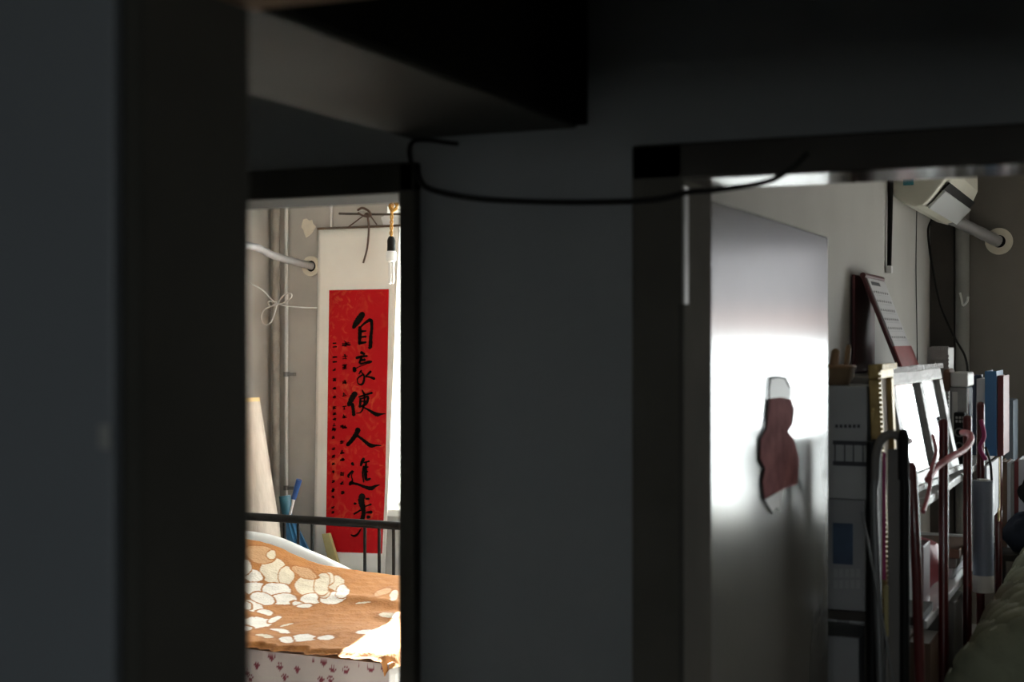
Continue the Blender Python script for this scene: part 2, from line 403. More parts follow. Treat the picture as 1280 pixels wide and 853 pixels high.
a, b = sp(391, 717), sp(484, 723)
obj('bottom_roller', MB().tube([a, b], .011), 'brownwood', scroll, smooth=True)
def brush(mb, stroke, ox, oy, k=8.53):
    """a brush stroke: list of (x, y, width) in crop units -> a ribbon on the paper"""
    pts = spline([(p[0], p[1], p[2]) for p in stroke], 6) if len(stroke) > 1 else [Vector((stroke[0][0] - stroke[0][2] * .3, stroke[0][1], stroke[0][2])), Vector((stroke[0][0] + stroke[0][2] * .3, stroke[0][1], stroke[0][2]))]
    L, Rr = [], []
    t0 = (pts[1] - pts[0]); t0.z = 0; t0.normalize(); te = (pts[-1] - pts[-2]); te.z = 0; te.normalize()
    pts = [pts[0] - t0 * pts[0].z * .35] + pts + [pts[-1] + te * pts[-1].z * .3]
    pts[0].z *= .45; pts[-1].z *= .35
    for i, p in enumerate(pts):
        d = pts[min(i+1, len(pts)-1)] - pts[max(i-1, 0)]; d.z = 0
        if d.length < 1e-6: d = Vector((1, 0, 0))
        d.normalize(); nn = Vector((-d.y, d.x, 0)); w = max(p.z, 3) / 2 * (1 + .12 * math.sin(i * 2.3))
        L.append((p.x + nn.x * w, p.y + nn.y * w)); Rr.append((p.x - nn.x * w, p.y - nn.y * w))
    n0 = len(mb.v)
    for l, r in zip(L, Rr):
        mb.v += [sp(ox + l[0] / k, oy + l[1] / k, .0065), sp(ox + r[0] / k, oy + r[1] / k, .0065)]
    for i in range(len(L) - 1): mb.f.append((n0 + 2*i, n0 + 2*i + 1, n0 + 2*i + 3, n0 + 2*i + 2))
CHARS = [
 (400, 360, [[(455,280,62),(420,330,72),(385,380,60),(355,425,35)], [(425,420,35),(425,500,42),(420,600,30)],
   [(430,420,20),(480,375,26),(540,345,40),(552,420,30),(542,520,36),(535,630,42),(512,636,10)],
   [(440,465,25),(490,460,15)], [(440,525,20),(490,520,26)], [(425,590,32),(490,580,22)]]),
 (400, 440, [[(440,8,35),(475,25,24)], [(390,65,32),(450,50,26),(505,45,20)], [(430,90,24),(480,85,30)], [(445,55,24),(420,120,24)],
   [(435,128,24),(480,117,20),(520,110,36),(552,104,20)], [(365,175,40),(370,205,44)], [(375,180,10),(440,150,9),(500,128,8)],
   [(440,200,20),(415,235,15)], [(440,215,12),(470,260,20),(465,320,25),(440,350,22),(405,335,12),(400,290,14),(430,260,16),(470,240,15)],
   [(540,210,26),(490,260,18)], [(480,265,14),(530,270,20),(580,287,34)]]),
 (400, 440, [[(375,445,60),(345,490,60),(305,570,45)], [(345,560,40),(355,620,36),(360,676,40)], [(450,410,15),(470,450,25)],
   [(415,482,20),(490,457,20),(555,437,26)], [(432,500,26),(425,590,30)], [(445,500,15),(510,480,26),(495,550,30),(440,582,20)],
   [(440,530,15),(490,525,15)], [(475,450,20),(470,560,20),(440,640,15),(385,656,10)],
   [(430,580,12),(500,610,20),(570,652,36),(612,670,44),(650,665,24),(695,660,9)]]),
 (400, 520, [[(405,148,60),(385,195,50),(340,260,45),(292,313,40)], [(395,210,25),(450,250,30),(510,300,40),(550,320,45),(600,316,22),(650,318,12)]]),
 (400, 520, [[(343,508,34),(355,525,26)], [(345,590,22),(302,640,26),(312,660,12)], [(358,592,12),(335,640,12),(345,690,18),(318,733,36)],
   [(322,715,34),(400,730,26),(480,760,34),(545,775,46),(590,750,26),(635,738,9)], [(465,460,34),(445,500,34),(435,535,20)], [(470,500,18),(525,485,20)],
   [(465,540,20),(455,620,20),(467,710,14)], [(492,500,20),(485,600,36),(495,680,30),(535,670,24)], [(470,560,18),(515,545,15)], [(475,605,16),(512,595,14)]]),
 (400, 600, [[(450,170,66),(440,225,70),(455,290,58),(465,350,44),(452,420,50)], [(490,205,20),(522,205,26)], [(480,285,14),(545,262,20)],
   [(430,325,20),(400,345,20),(362,366,20)], [(495,350,20),(550,345,36)], [(518,398,34)], [(375,255,26)], [(440,520,10),(400,580,22),(365,600,25),(330,588,12)]]),
]
for ox, oy, st in CHARS:
    mb = MB()
    for s_ in st: brush(mb, s_, ox, oy)
    obj('brush_character', mb, 'ink', scroll)
rng = random.Random(3)
def small_char(ox, oy, x, y, w):
    mb = MB()
    for k in range(rng.randint(4, 6)):
        if k % 2: brush(mb, [(x + rng.uniform(-.35, .3) * w, y - rng.uniform(.2, .5) * w, 8), (x + rng.uniform(-.35, .3) * w, y + rng.uniform(.1, .5) * w, 9)], ox, oy)
        else:
            yy = y + rng.uniform(-.4, .4) * w; brush(mb, [(x - .5 * w, yy + 3, 9), (x + rng.uniform(.2, .5) * w, yy - 4, 7)], ox, oy)
    obj('small_character', mb, 'ink', scroll)
mb = MB(); brush(mb, [(140,592,16),(172,590,14)], 400, 360); brush(mb, [(140,632,14),(176,628,16)], 400, 360); obj('small_character', mb, 'ink', scroll)
for y in (740, 792):
    mb = MB(); brush(mb, [(140,y,18),(178,y-4,14)], 400, 360); obj('small_character', mb, 'ink', scroll)
for oy, xs, ys, w in ((440, 156, (188, 300, 395, 485, 595, 665, 720, 775, 835), 36), (520, 146, (140, 230, 350, 430, 510, 600, 700, 790), 34), (600, 140, (120, 190, 295, 350), 30)):
    for y in ys: small_char(400, oy, xs, y, w)
small_char(400, 360, 285, 605, 95)
for oy, xs, ys, w in ((360, 268, (735, 840), 55), (440, 264, (165, 325, 455, 600, 690, 805), 46), (520, 240, (120, 280, 390, 465, 620, 715), 46), (600, 245, (140,), 40)):
    for y in ys: small_char(400, oy, xs, y, w)

# hanging wire, cords
rodw = tag(obj('hanging_wire', MB().tube([P(424, 267, Y=YE - .03), P(470, 268, Y=YE - .03), P(520, 268, Y=YE - .03)], .006, 8), 'rod', smooth=True), 'thin dark rod the scroll cord is tied to', 'rod')
cord = thing('scroll_cord', P(458, 268, Y=YE - .04), 'brown cord knotted over the rod above the scroll', 'cord')
Yc = YE - .042
obj('loop', MB().tube([P(434, 285, Y=Yc), P(454, 270, Y=Yc), P(459, 266, Y=Yc), P(464, 271, Y=Yc), P(471, 281, Y=Yc)], .0035, 8), 'dstring', cord, smooth=True)
obj('knot', MB().tube(spline([P(447, 263, Y=Yc), P(453, 260, Y=Yc), P(461, 264, Y=Yc), P(463, 270, Y=Yc), P(455, 270, Y=Yc), P(448, 266, Y=Yc)]), .006, 8), 'dstring', cord, smooth=True)
obj('loose_end', MB().tube(spline([P(459, 267, Y=Yc), P(461, 285, Y=Yc), P(459, 310, Y=Yc), P(454, 329, Y=Yc)]), .005, 8), 'dstring', cord, smooth=True)
obj('label_tag', bx(P(449, 271, Y=YE - .045), P(456, 264, Y=YE - .038)), 'palegrey', cord)

# pipes on the wall
def vpipe(name, x, y0, y1, r, m, label, Y=None, clamps=()):
    p0, p1 = P(x, y0, Y=Y or YE - r - .004), P(x, y1, Y=Y or YE - r - .004); p1.x = p0.x
    p0.z = max(p0.z, .02); p1.z = min(p1.z, ZC - .005)
    t = thing(name, (p0.x, p0.y, p0.z), label, 'pipe')
    obj('tube', MB().tube([p0, p1], r, 14), m, t, smooth=True)
    for cy in clamps:
        c = P(x, cy, Y=p0.y)
        obj('clamp', MB().tube([(p0.x, p0.y, c.z - .012), (p0.x, p0.y, c.z + .012)], r + .006, 14)  .box((p0.x, p0.y - .01, c.z - .008), (p0.x + .05, YE - .001, c.z + .008)), 'steel', t)
    return t
vpipe('wall_pipe', 358, 900, 100, .0095, 'pipe', 'thin pale vertical pipe with a clamp, left of the scroll', clamps=(468, 610))
vpipe('wall_pipe', 345, 900, 100, .020, 'oldpipe', 'rough grown-over old pipe in the bedroom corner')
vpipe('wall_conduit', 414, 285, 100, .0075, 'pipe', 'short pale conduit ending at the top of the scroll')
# plaster patch
pc = P(385, 284, Y=YE - .001); pts = []
for k in range(14):
    an = k / 14 * 2 * math.pi; rr = rng.uniform(.028, .05); pts.append((pc.x + math.cos(an) * rr, YE - .0035, pc.z + math.sin(an) * rr * 1.15))
tag(obj('plaster_patch', MB().prism(pts, (0, .0033, 0)), 'flange'), 'ragged pale plaster patch on the grey wall left of the scroll', 'plaster patch')
pts = [P(x, y, Y=YE - .003) for x, y in ((476, 272), (484, 268), (497, 266), (512, 268), (512, 284), (480, 284))]
tag(obj('torn_paper', MB().prism(pts, (0, .0028, 0)), 'wpaper'), 'torn white paper patch above the top of the scroll', 'paper')
# conditioner hose through the bedroom wall
def flange(name, x, y, r0, r1, label):
    c = P(x, y, Y=YE); mb = MB(); n0 = 28
    prof = [(r0, 0), (r0, -.012), (r1, -.016), (r1, 0)]
    for k in range(n0):
        an = 2 * math.pi * k / n0
        mb.v += [Vector((c.x + math.cos(an) * r, YE - .0005 + h, c.z + math.sin(an) * r)) for r, h in prof]
    for k in range(n0):
        for j in range(4):
            mb.f.append((k*4+j, k*4+(j+1)%4, ((k+1)%n0)*4+(j+1)%4, ((k+1)%n0)*4+j))
    t = tag(obj(name, mb, 'flange', smooth=True), label, 'flange')
    obj('hole_dark', MB().tube([(c.x, YE - .004, c.z), (c.x, YE - .0005, c.z)], r0, 24), 'black', t)  # black disc paints the dark inside of the opening
    return t, c
_, c1 = flange('wall_flange', 390, 333, .028, .050, 'cream ring in the wall where the bedroom hose enters, left of the scroll')
hs = spline([(XL + .004, 5.35, 2.13), P(308, 307, Y=5.62), P(340, 319, Y=5.85), P(370, 328, Y=6.0), (c1.x + .004, YE - .006, c1.z)], 8)
tag(obj('insulated_hose', MB().tube(hs, [.019 + .001 * math.sin(i * 1.9) for i in range(len(hs))], 14), 'wrap', smooth=True), 'grey wrapped hose slanting into the bedroom wall ring', 'hose')
# string with a knotted bow
st = thing('tied_string', P(345, 378, Y=5.95), 'pale string with a looped bow stretched across the bedroom corner', 'string')
Yt = 5.97
obj('line', MB().tube(spline([Vector((XL + .003, 5.75, P(308, 345, Y=5.75).z + .01)), P(326, 361, Y=5.9), P(345, 379, Y=Yt), P(372, 384, Y=Yt + .05), P(397, 385, Y=YE - .026)]), .0035, 7), 'string', st, smooth=True)
obj('bow', MB().tube(spline([P(x, y, Y=Yt - .006) for x, y in ((346, 379), (341, 382), (330, 388), (327, 398), (331, 406), (338, 404), (343, 393), (347, 380), (354, 370), (363, 367), (364, 372), (356, 378), (347, 381), (338, 383), (336, 377), (346, 378))]), .0035, 7), 'string', st, smooth=True)

# pendant lamp holder
YP = 5.75
pend = thing('pendant_lamp', P(489, 355, Y=YP), 'bare lamp holder with white tube bulb hanging on an amber cord', 'lamp')
top = P(490, 246, Y=YP)
obj('ceiling_wire', MB().tube([(top.x, YP, ZC - .002), (top.x, YP, top.z)], .004, 8), 'amber', pend, smooth=True)
mb = MB()
for ph in (0, math.pi):
    mb.tube([Vector((P(490.5 - .1 * i / 2, 250 + i * 1.5, Y=YP)) + Vector((math.cos(i * .7 + ph) * .005, math.sin(i * .7 + ph) * .005, 0))) for i in range(32)], .0042, 7)
obj('twisted_cord', mb, 'amber', pend, smooth=True)
obj('cord_knot', MB().tube(spline([P(x, y, Y=YP + dy) for x, y, dy in ((487, 250, 0), (494, 254, .01), (496, 261, 0), (490, 264, -.012), (487, 257, 0), (493, 251, .01), (497, 256, 0), (492, 263, -.01))]), .0055, 8), 'amber', pend, smooth=True)
q = P(489, 355, Y=YP); k_ = YP / (FW[1] + (489 - CX) / F * RT[1]) / F
def lz(y): return P(489, y, Y=YP).z - q.z
obj('lamp_holder', MB().lathe(q, [(.006, lz(295)), (.014, lz(297)), (.019, lz(301)), (.018, lz(306)), (.019, lz(315))][::-1], 18), 'blackp', pend, smooth=True)
obj('collar', MB().lathe(q, [(.012, lz(328)), (.022, lz(326)), (.023, lz(316)), (.019, lz(314))], 18), 'white', pend, smooth=True)
mb = MB()
for dx, dy in ((-.007, 0), (.007, .004)):
    mb.tube([q + Vector((dx, dy, lz(328))), q + Vector((dx, dy, .006)), q + Vector((dx * .6, dy, .001))], [.0068, .0068, .004], 12)
obj('tube_bulb', mb, 'lampglass', pend, smooth=True)

# ------------------------------------------------------------------ bed
BX0, BX1, BY0, BY1 = -4.04, -2.43, 4.36, 5.54
bed = thing('iron_bed', ((BX0 + BX1) / 2, (BY0 + BY1) / 2, 0), 'black iron bed with barred headboard below the scroll', 'bed')
ZR = .876; RY = 5.58
obj('top_rail', MB().tube(spline([(BX0 - .035, RY, .1), (BX0 - .035, RY, ZR - .06), (BX0 - .022, RY, ZR - .015), (BX0 + .03, RY, ZR), (BX1 - .03, RY, ZR - .004), (BX1 + .02, RY, ZR - .02), (BX1 + .03, RY, ZR - .06), (BX1 + .03, RY, .1)], 5), .019, 12), 'black', bed, smooth=True)
for px_ in (355.5, 372.8, 390.3, 456, 474, 492, 510, 528):
    p = P(px_, 670, Y=RY)
    obj('bar', MB().tube([(p.x, RY, .32), (p.x, RY, ZR - .008)], .0075, 8), 'black', bed, smooth=True)
obj('lower_rail', MB().tube([(BX0 - .035, RY, .32), (BX1 + .03, RY, .32)], .014, 10), 'black', bed, smooth=True)
obj('bed_base', bx((BX0, BY0 + .04, .26), (BX1, RY - .02, .33)), 'brownwood', bed, bevel=.004)
for x in (BX0 + .05, BX1 - .05):
    for y in (BY0 + .08, BY1 - .05):
        obj('leg', MB().tube([(x, y, 0), (x, y, .27)], .02, 10), 'black', bed, smooth=True)
def bump2(x, y, cx, cy, rx, ry): return math.exp(-((x - cx) / rx) ** 2 - ((y - cy) / ry) ** 2)
def bedz(x, y):
    z = .60
    back = smoothstep(4.85, 5.46, y)
    z += back * (.045 + .145 * smoothstep(2.98, 3.85, -x))
    z += .012 * math.sin(x * 9 + y * 3) * smoothstep(4.36, 4.7, y) * .6 + .010 * noise.noise((x * 4, y * 4, .3))
    z += .03 * bump2(x, y, -2.62, 4.95, .16, .05) + .02 * bump2(x, y, -2.9, 5.1, .3, .05)
    return z
# mattress
mattress = tag(obj('mattress', bx((BX0 + .01, BY0 + .03, .331), (BX1 - .01, BY1 - .01, .55)), 'quilt', bevel=.03), 'thick mattress under the paw print sheet', 'mattress')
# paw print sheet: hangs over the foot of the bed
def sheet_pt(u, v):
    x = BX0 - .005 + (BX1 - BX0 + .01) * u
    L = v * 1.60
    fold = .012 * math.sin(u * 31) + .008 * math.sin(u * 57 + 1)
    if L < .40: return (x, BY0 - .012 - fold * (1 - L / .5), .16 + L)
    return (x, BY0 - .012 + (L - .40) * .94 + 0 * fold, .562 + .012 * math.exp(-((L - .42) / .05) ** 2))
paws = []
for zx, zy in ((115,775),(215,785),(295,795),(370,745),(418,765),(310,725),(460,795),(540,745),(520,800),(578,765),(630,795),(695,795),(750,770),(235,832),(450,842),(740,838),(405,842),(180,740),(65,810),(610,735),(660,750)):
    w_ = P(290 + zx / 3.66, 620 + zy / 3.66, Y=BY0 - .015); paws.append((w_.x, w_.z))
for k in range(60): paws.append((rng.uniform(BX0, BX1), rng.uniform(.17, .47)))
NU, NV = 520, 240
mb = MB().grid(sheet_pt, NU, NV); cols = []
cell = {}
for i, (a_, b_) in enumerate(paws): cell.setdefault((int(a_ * 12), int(b_ * 12)), []).append((a_, b_))
for v in mb.v:
    c = (.55, .485, .475)
    if v.z < .57 and v.y < BY0 + .05:
        ci = (int(v.x * 12), int(v.z * 12))
        for dx in (-1, 0, 1):
            for dz in (-1, 0, 1):
                for (a_, b_) in cell.get((ci[0] + dx, ci[1] + dz), ()):
                    ux, uz = (v.x - a_) / .0135, (v.z - b_) / .0135
                    if ux * ux + (uz + .35) ** 2 < .42 or any((ux - tx) ** 2 + (uz - tz) ** 2 < .085 for tx, tz in ((-.85, .15), (-.35, .75), (.35, .75), (.85, .15))):
                        c = (.20, .035, .055)
    cols.append(c)
tag(obj('bed_sheet', mb, vmat('paw_print_cotton', .9, .15, 60), smooth=True, colors=cols, fix=False), 'pale pink sheet with dark red paw prints hanging at the bed foot', 'bed sheet')
# white quilt peeking behind the blanket, with the pillow pile below
def quilt_pt(u, v):
    x = BX0 + .005 + (BX1 - BX0 - .10) * u; y = 4.55 + (BY1 + .005 - 4.55) * v
    z = max(bedz(x, y) - .026, .580)
    lift = smoothstep(5.42, 5.49, y) * (.044 * smoothstep(3.12, 3.45, -x))
    return (x, y, z + lift - .05 * smoothstep(5.51, 5.55, y))
tag(obj('white_quilt', MB().grid(quilt_pt, 80, 80), 'quilt', smooth=True, solid=.008, fix=False), 'white quilt edge showing behind the brown blanket', 'quilt')
# blanket with printed peonies
petals = []      # x, y centre in photo crop, radii, tilt, tone
for zx, zy, rx, ry, t_, c in ((190,345,56,52,.2,1),(246,372,30,46,.1,1),(352,408,54,46,-.2,1),(480,402,32,34,.1,1),(440,382,26,26,0,1),(85,362,55,26,.3,2),(100,424,60,28,.15,2),
    (205,432,62,30,.1,2),(232,474,62,26,0,2),(95,505,48,24,.35,2),(60,500,30,16,.2,2),(365,472,52,24,-.1,2),(462,468,58,26,-.1,2),(300,492,30,12,0,2),(420,448,26,18,0,1),
    (110,582,78,26,-.05,2),(195,566,34,14,-.4,2),(60,605,40,12,0,2),(220,618,60,10,.2,2),(330,652,70,16,-.05,2),(250,660,40,14,.1,2),(430,648,50,12,-.1,2),(150,640,60,10,.1,1),
    (410,405,34,46,.15,1),(505,440,26,30,.2,2),(330,505,44,12,-.1,2),(140,470,56,26,.2,2),(60,330,30,34,.1,2),(150,535,46,14,.2,2),(250,590,50,8,-.15,1),(600,488,60,7,-.1,1),(690,440,45,16,-.4,0),(740,455,20,26,.3,1),(130,268,62,36,.2,0),(180,270,20,22,.6,1),(330,350,60,22,.3,0),(720,545,50,14,0,1),(640,625,80,14,0,2),(600,690,70,12,0,2),(700,660,60,16,0,2)):
    petals.append((290 + zx / 3.66, 620 + zy / 3.66, rx / 3.05, ry / 3.05, t_, c))
rpet = [(rng.uniform(BX0, BX1), rng.uniform(BY0, BY1), rng.uniform(.04, .08), rng.uniform(.05, .11), rng.uniform(0, 3), rng.choice((1, 2))) for _ in range(34)]
BRN, DRK, CRM, WHT, MID = (.36, .140, .030), (.21, .070, .014), (.52, .44, .33), (.60, .55, .49), (.42, .23, .11)
def wavy(x): return .012 * math.sin(x * 40) + .009 * math.sin(x * 93 + 1)
def blank_pt(u, v):
    x = BX0 + .012 + (BX1 + .012 - (BX0 + .012)) * u; y = BY0 - .03 + (BY1 - .11 + .11 * (1 - smoothstep(3.05, 3.4, -x)) - (BY0 - .03)) * v
    y0 = y + wavy(x) * (1 - v) ** 3 - .02 * (1 - v) ** 2
    z = bedz(x, y) + .004 + .0025 * noise.noise((x * 25, y * 25, 1))
    e = smoothstep(.035, 0, v) if v < .035 else 0
    z -= e * .016
    e2 = smoothstep(.985, 1, u); z -= e2 * .05
    return (x + .006 * math.sin(y * 40) * e2, y0, z)
NU, NV = 420, 360
mb = MB().grid(blank_pt, NU, NV); cols = []
for v in mb.v:
    ix, iy = pix(v)
    nz = noise.noise((v.x * 14, v.y * 10, 0)) * .5 + noise.noise((v.x * 50, v.y * 50, 2)) * .3
    c = [a_ + (b_ - a_) * max(0, min(1, .5 + nz)) for a_, b_ in zip(DRK, BRN)]; c = [.35 * a_ + .65 * b_ for a_, b_ in zip(c, BRN)]
    vis = 296 < ix < 520
    best = None
    if vis:
        wx, wy = ix + 2.6 * noise.noise((v.x * 16, v.y * 9, 5)) + .5 * noise.noise((v.x * 80, v.y * 50, 5)), iy + 2.2 * noise.noise((v.x * 16, v.y * 9, 9)) + .4 * noise.noise((v.x * 80, v.y * 50, 8))
        for (px_, py_, rx, ry, t_, tone) in petals:
            dx, dy = wx - px_, wy - py_; ca, sa = math.cos(t_), math.sin(t_)
            e = math.hypot((dx * ca + dy * sa) / rx, (-dx * sa + dy * ca) / ry)
            if e < 1.0: best = (e, tone, min(rx, ry))
    else:
        for (px_, py_, rx, ry, t_, tone) in rpet:
            dx, dy = v.x - px_, v.y - py_; ca, sa = math.cos(t_), math.sin(t_)
            e = math.hypot((dx * ca + dy * sa) / rx, (-dx * sa + dy * ca) / ry)
            if e < 1.0: best = (e, tone, min(rx, ry))
    if best:
        e, tone, rx = best
        if (1 - e) * rx < (1.25 if rx > 1 else .006): c = [a_ * .5 + b_ * .5 for a_, b_ in zip(DRK, BRN)]
        else:
            q_ = (MID, CRM, WHT)[tone]; k = .12 * nz
            c = [max(0, a_ * (1 + k)) for a_ in q_]
    cols.append(c)
tag(obj('fleece_blanket', mb, vmat('peony_fleece', .95, .3, 90), smooth=True, colors=cols, fix=False), 'orange brown fleece blanket with white peonies spread on the bed', 'blanket')

# things in the bedroom corner
rt = thing('rolled_mat', (-3.93, 5.75, 0), 'tall beige rolled mat leaning in the bedroom corner', 'rolled mat')
p0, p1 = P(330, 800, Y=5.75), P(305, 499, Y=5.77); p0.z = .02; p0.x = max(p0.x, XL + .15); p1.x = max(p1.x, XL + .075)
dirv = (p1 - p0)
obj('roll', MB().tube([p0 + dirv * t for t in (0, .3, .55, .8, 1)], [.145, .14, .125, .095, .07], 24), 'beige', rt, smooth=True)
obj('rim', MB().tube([p1 - dirv * .012, p1 + dirv * .002], .072, 24), 'gold', rt, smooth=True)
# closed blue umbrella
ub = thing('folded_parasol', (-3.75, 5.98, 0), 'folded blue parasol with blue handle standing behind the headboard', 'parasol')
YU = 5.93
c0, c1_ = P(394, 735, Y=YU), P(358, 640, Y=YU); c0.z -= .20; c0.x += .06
mb = MB(); n_ = 24
ax = (c1_ - c0)
for i, t in enumerate((0, .25, .5, .75, 1)):
    r0 = .105 * (1 - t) + .024
    for k in range(n_):
        rr = r0 * (1 if k % 3 else .62); an = 2 * math.pi * k / n_ + t * .6
        mb.v.append(c0 + ax * t + Vector((math.cos(an) * rr, math.sin(an) * rr * .75, 0)))
for i in range(4):
    for k in range(n_): mb.f.append((i*n_+k, i*n_+(k+1)%n_, (i+1)*n_+(k+1)%n_, (i+1)*n_+k))
mb.f.append(tuple(range(n_))); mb.f.append(tuple(4*n_+k for k in range(n_)))
obj('canopy', mb, 'blue', ub)
obj('ferrule', MB().tube([c1_ - ax * .02, P(356, 620, Y=YU)], [.026, .030], 16), 'teal', ub, smooth=True)
obj('shaft', MB().tube([P(362, 646, Y=YU - .035), P(369, 618, Y=YU - .035)], .006, 10), 'white', ub, smooth=True)
obj('handle', MB().tube([P(367, 624, Y=YU - .035), P(374, 600, Y=YU - .035)], [.013, .015], 12), 'dblue', ub, smooth=True)
pl = [P(x, y, Y=6.045) for x, y in ((402, 668), (411, 667), (428, 722), (415, 722))]
pl2 = [Vector((pl[3].x + (pl[3].x - pl[0].x) * 1.5, 6.045, .01)), Vector((pl[2].x + (pl[2].x - pl[1].x) * 1.5, 6.045, .01))]
tag(obj('leaning_board', MB().prism([pl[0], pl[1], pl[2], pl2[1], pl2[0], pl[3]], (0, .02, 0)), 'yellow', bevel=.002), 'narrow yellow board leaning beside the folded blue parasol', 'board')
# curtain at the left of the bedroom window
cu = thing('window_curtain', (-3.2, YE - .03, .8), 'white curtain glowing with daylight right of the scroll', 'curtain')
def curt(u, v):
    x = -3.385 + .43 * u + .012 * v * 0; return (x, YE + .05 + .022 * math.sin(u * 26), .905 + v * (W1[3] - .06 - .905))
obj('cloth', MB().grid(curt, 90, 20), 'curtain', cu, smooth=True, fix=False)
obj('curtain_wire', MB().tube([(W1[0] + .002, YE + .05, W1[3] - .05), (W1[1] - .002, YE + .05, W1[3] - .05)], .004, 8), 'rod', cu, smooth=True)

# ------------------------------------------------------------------ hall cable
hc = thing('wall_cable', P(600, 250, Y=YH - .008), 'dark cable sagging across the wall between the doorways', 'cable')
yy = YH - .026
obj('sagging_run', MB().tube(spline([P(x, y, Y=YH - .008 if 527 < x < 793 else yy) for x, y in ((519, 208), (524, 224), (534, 235), (560, 243), (600, 249), (660, 252), (720, 253), (780, 252), (800, 251), (830, 248), (862, 240), (893, 238))]), .0045, 8), 'cable', hc, smooth=True)
obj('upper_loop', MB().tube(spline([P(x, y, Y=YH - .007) for x, y in ((514, 205), (511, 190), (516, 177), (535, 175), (556, 178), (572, 180))]), .0035, 8), 'cable', hc, smooth=True)
obj('lintel_run', MB().tube(spline([P(x, y, Y=YH - .026) for x, y in ((893, 238), (930, 233), (960, 227), (975, 220), (990, 210), (1010, 190))]), .004, 8), 'cable', hc, smooth=True)

# ------------------------------------------------------------------ torn red paper on the door
rp_ = thing('torn_paper_charm', P(973, 640, X=LX + .001), 'torn red paper charm pasted on the glossy open door', 'paper charm')
def leafpoly(pts, off=.0015): return [P(x, y, X=LX + off) for x, y in pts]
obj('red_body', MB().prism(leafpoly([(961,499),(975,497),(988,499),(992,512),(990,530),(984,540),(992,550),(998,575),(996,605),(980,611),(965,618),(954,625),(952,600),(955,585),(949,575),(950,550),(958,535),(959,520)]), (.0015, 0, 0)), 'redpaper', rp_)
obj('white_top', MB().prism(leafpoly([(963,473),(972,471),(982,473),(988,485),(988,498),(961,498),(961,485)], .001), (.0012, 0, 0)), 'wpaper', rp_)
obj('white_tail', MB().prism(leafpoly([(956,625),(966,619),(978,612),(976,625),(974,640),(970,634),(965,642),(960,634)], .001), (.0012, 0, 0)), 'wpaper', rp_)
def pline(name, pts, w=.0016): obj(name, MB().tube([P(x, y, X=LX + .003) for x, y in pts], w, 6), 'ink', rp_)
pline('outline', [(961,500),(961,486),(963,473),(972,471),(982,473),(987,484)])
pline('outline', [(961,498),(959,520),(957,536),(950,549),(949,574),(955,586),(952,602),(954,624),(960,634),(965,642)], .002)

# ------------------------------------------------------------------ study: air conditioner
AX0, AX1, AY0, AY1, AZ = XS1, XS1 + .205, 5.06, 5.92, 2.165
ac = thing('air_conditioner', ((AX0 + AX1) / 2, (AY0 + AY1) / 2, AZ), 'cream wall mounted air conditioner with grey louver flap', 'air conditioner')
prof = [(0, .30), (.15, .30), (.19, .285), (.205, .25), (.205, .13), (.185, .085), (.135, .022), (.115, .005), (.09, 0), (.05, .012), (.02, .035), (0, .06)]
obj('housing', MB().prism([(AX0 + .001 + a_, AY0, AZ + b_) for a_, b_ in prof], (0, AY1 - AY0, 0)), 'acwhite', ac, bevel=.006)
A_, B_ = Vector((AX0 + .197, 0, AZ + .082)), Vector((AX0 + .122, 0, AZ + .004)); t_ = (B_ - A_); nrm = Vector((-t_.z, 0, t_.x)).normalized()
if nrm.z > 0: nrm = -nrm
def acq(s0, s1, y0, y1, h0, h1):
    return MB().obox((A_ + t_ * (s0 + s1) / 2 + nrm * (h0 + h1) / 2) + Vector((0, (y0 + y1) / 2, 0)), t_ * (s1 - s0) / 2, Vector((0, (y1 - y0) / 2, 0)), nrm * (h1 - h0) / 2)
obj('outlet_slot', acq(-.02, .30, AY0 + .05, AY1 - .05, -.004, .003), 'blackp', ac)
obj('louver', acq(.26, 1.0, AY0 + .05, AY1 - .05, .002, .012), 'acgrey', ac, bevel=.002)
obj('blue_sticker', bx((AX0 + .05, AY0 - .003, AZ + .075), (AX0 + .085, AY0 + .001, AZ + .125)), 'tealtape', ac)
obj('mounting_strip', bx((AX0 + .001, AY0 - .02, AZ + .095), (AX0 + .075, AY0 - .001, AZ + .108)), 'brownwood', ac)
_, c2 = flange('wall_flange', 1249, 302, .026, .054, 'cream ring in the dark wall where the conditioner hose exits')
hs = spline([(AX0 + .05, AY1 - .20, AZ + .045), P(1185, 272, Y=5.86), P(1215, 286, Y=5.98), (c2.x - .004, YE - .006, c2.z)], 8)
tag(obj('insulated_hose', MB().tube(hs, [.024 + .001 * math.sin(i * 2.1) for i in range(len(hs))], 14), 'wrap', smooth=True), 'grey wrapped hose from the air conditioner to the wall ring', 'hose')
pc_ = thing('hanging_power_cord', P(1112, 341, X=XS1 + .012), 'flat black cord with white plug end hanging under the air conditioner', 'cord')
a_, b_ = P(1113.5, 214, X=XS1 + .012), P(1111.5, 334, X=XS1 + .012)
obj('flat_cable', MB().tube([(a_.x, a_.y, ZC - .1), a_, b_], [.010, .010, .0075], 10), 'cable', pc_, smooth=True)
obj('plug', bx((XS1 + .004, b_.y - .018, b_.z - .022), (XS1 + .022, b_.y + .018, b_.z + .004)), 'white', pc_, bevel=.003)
tag(obj('thin_wire', MB().tube(spline([P(1146, 262, X=XS1 + .003), P(1145, 330, X=XS1 + .003), P(1146, 400, X=XS1 + .003), P(1147, 470, X=XS1 + .003)]), .0018, 6), 'cable', smooth=True), 'thin straight wire down the wall below the air conditioner', 'wire')
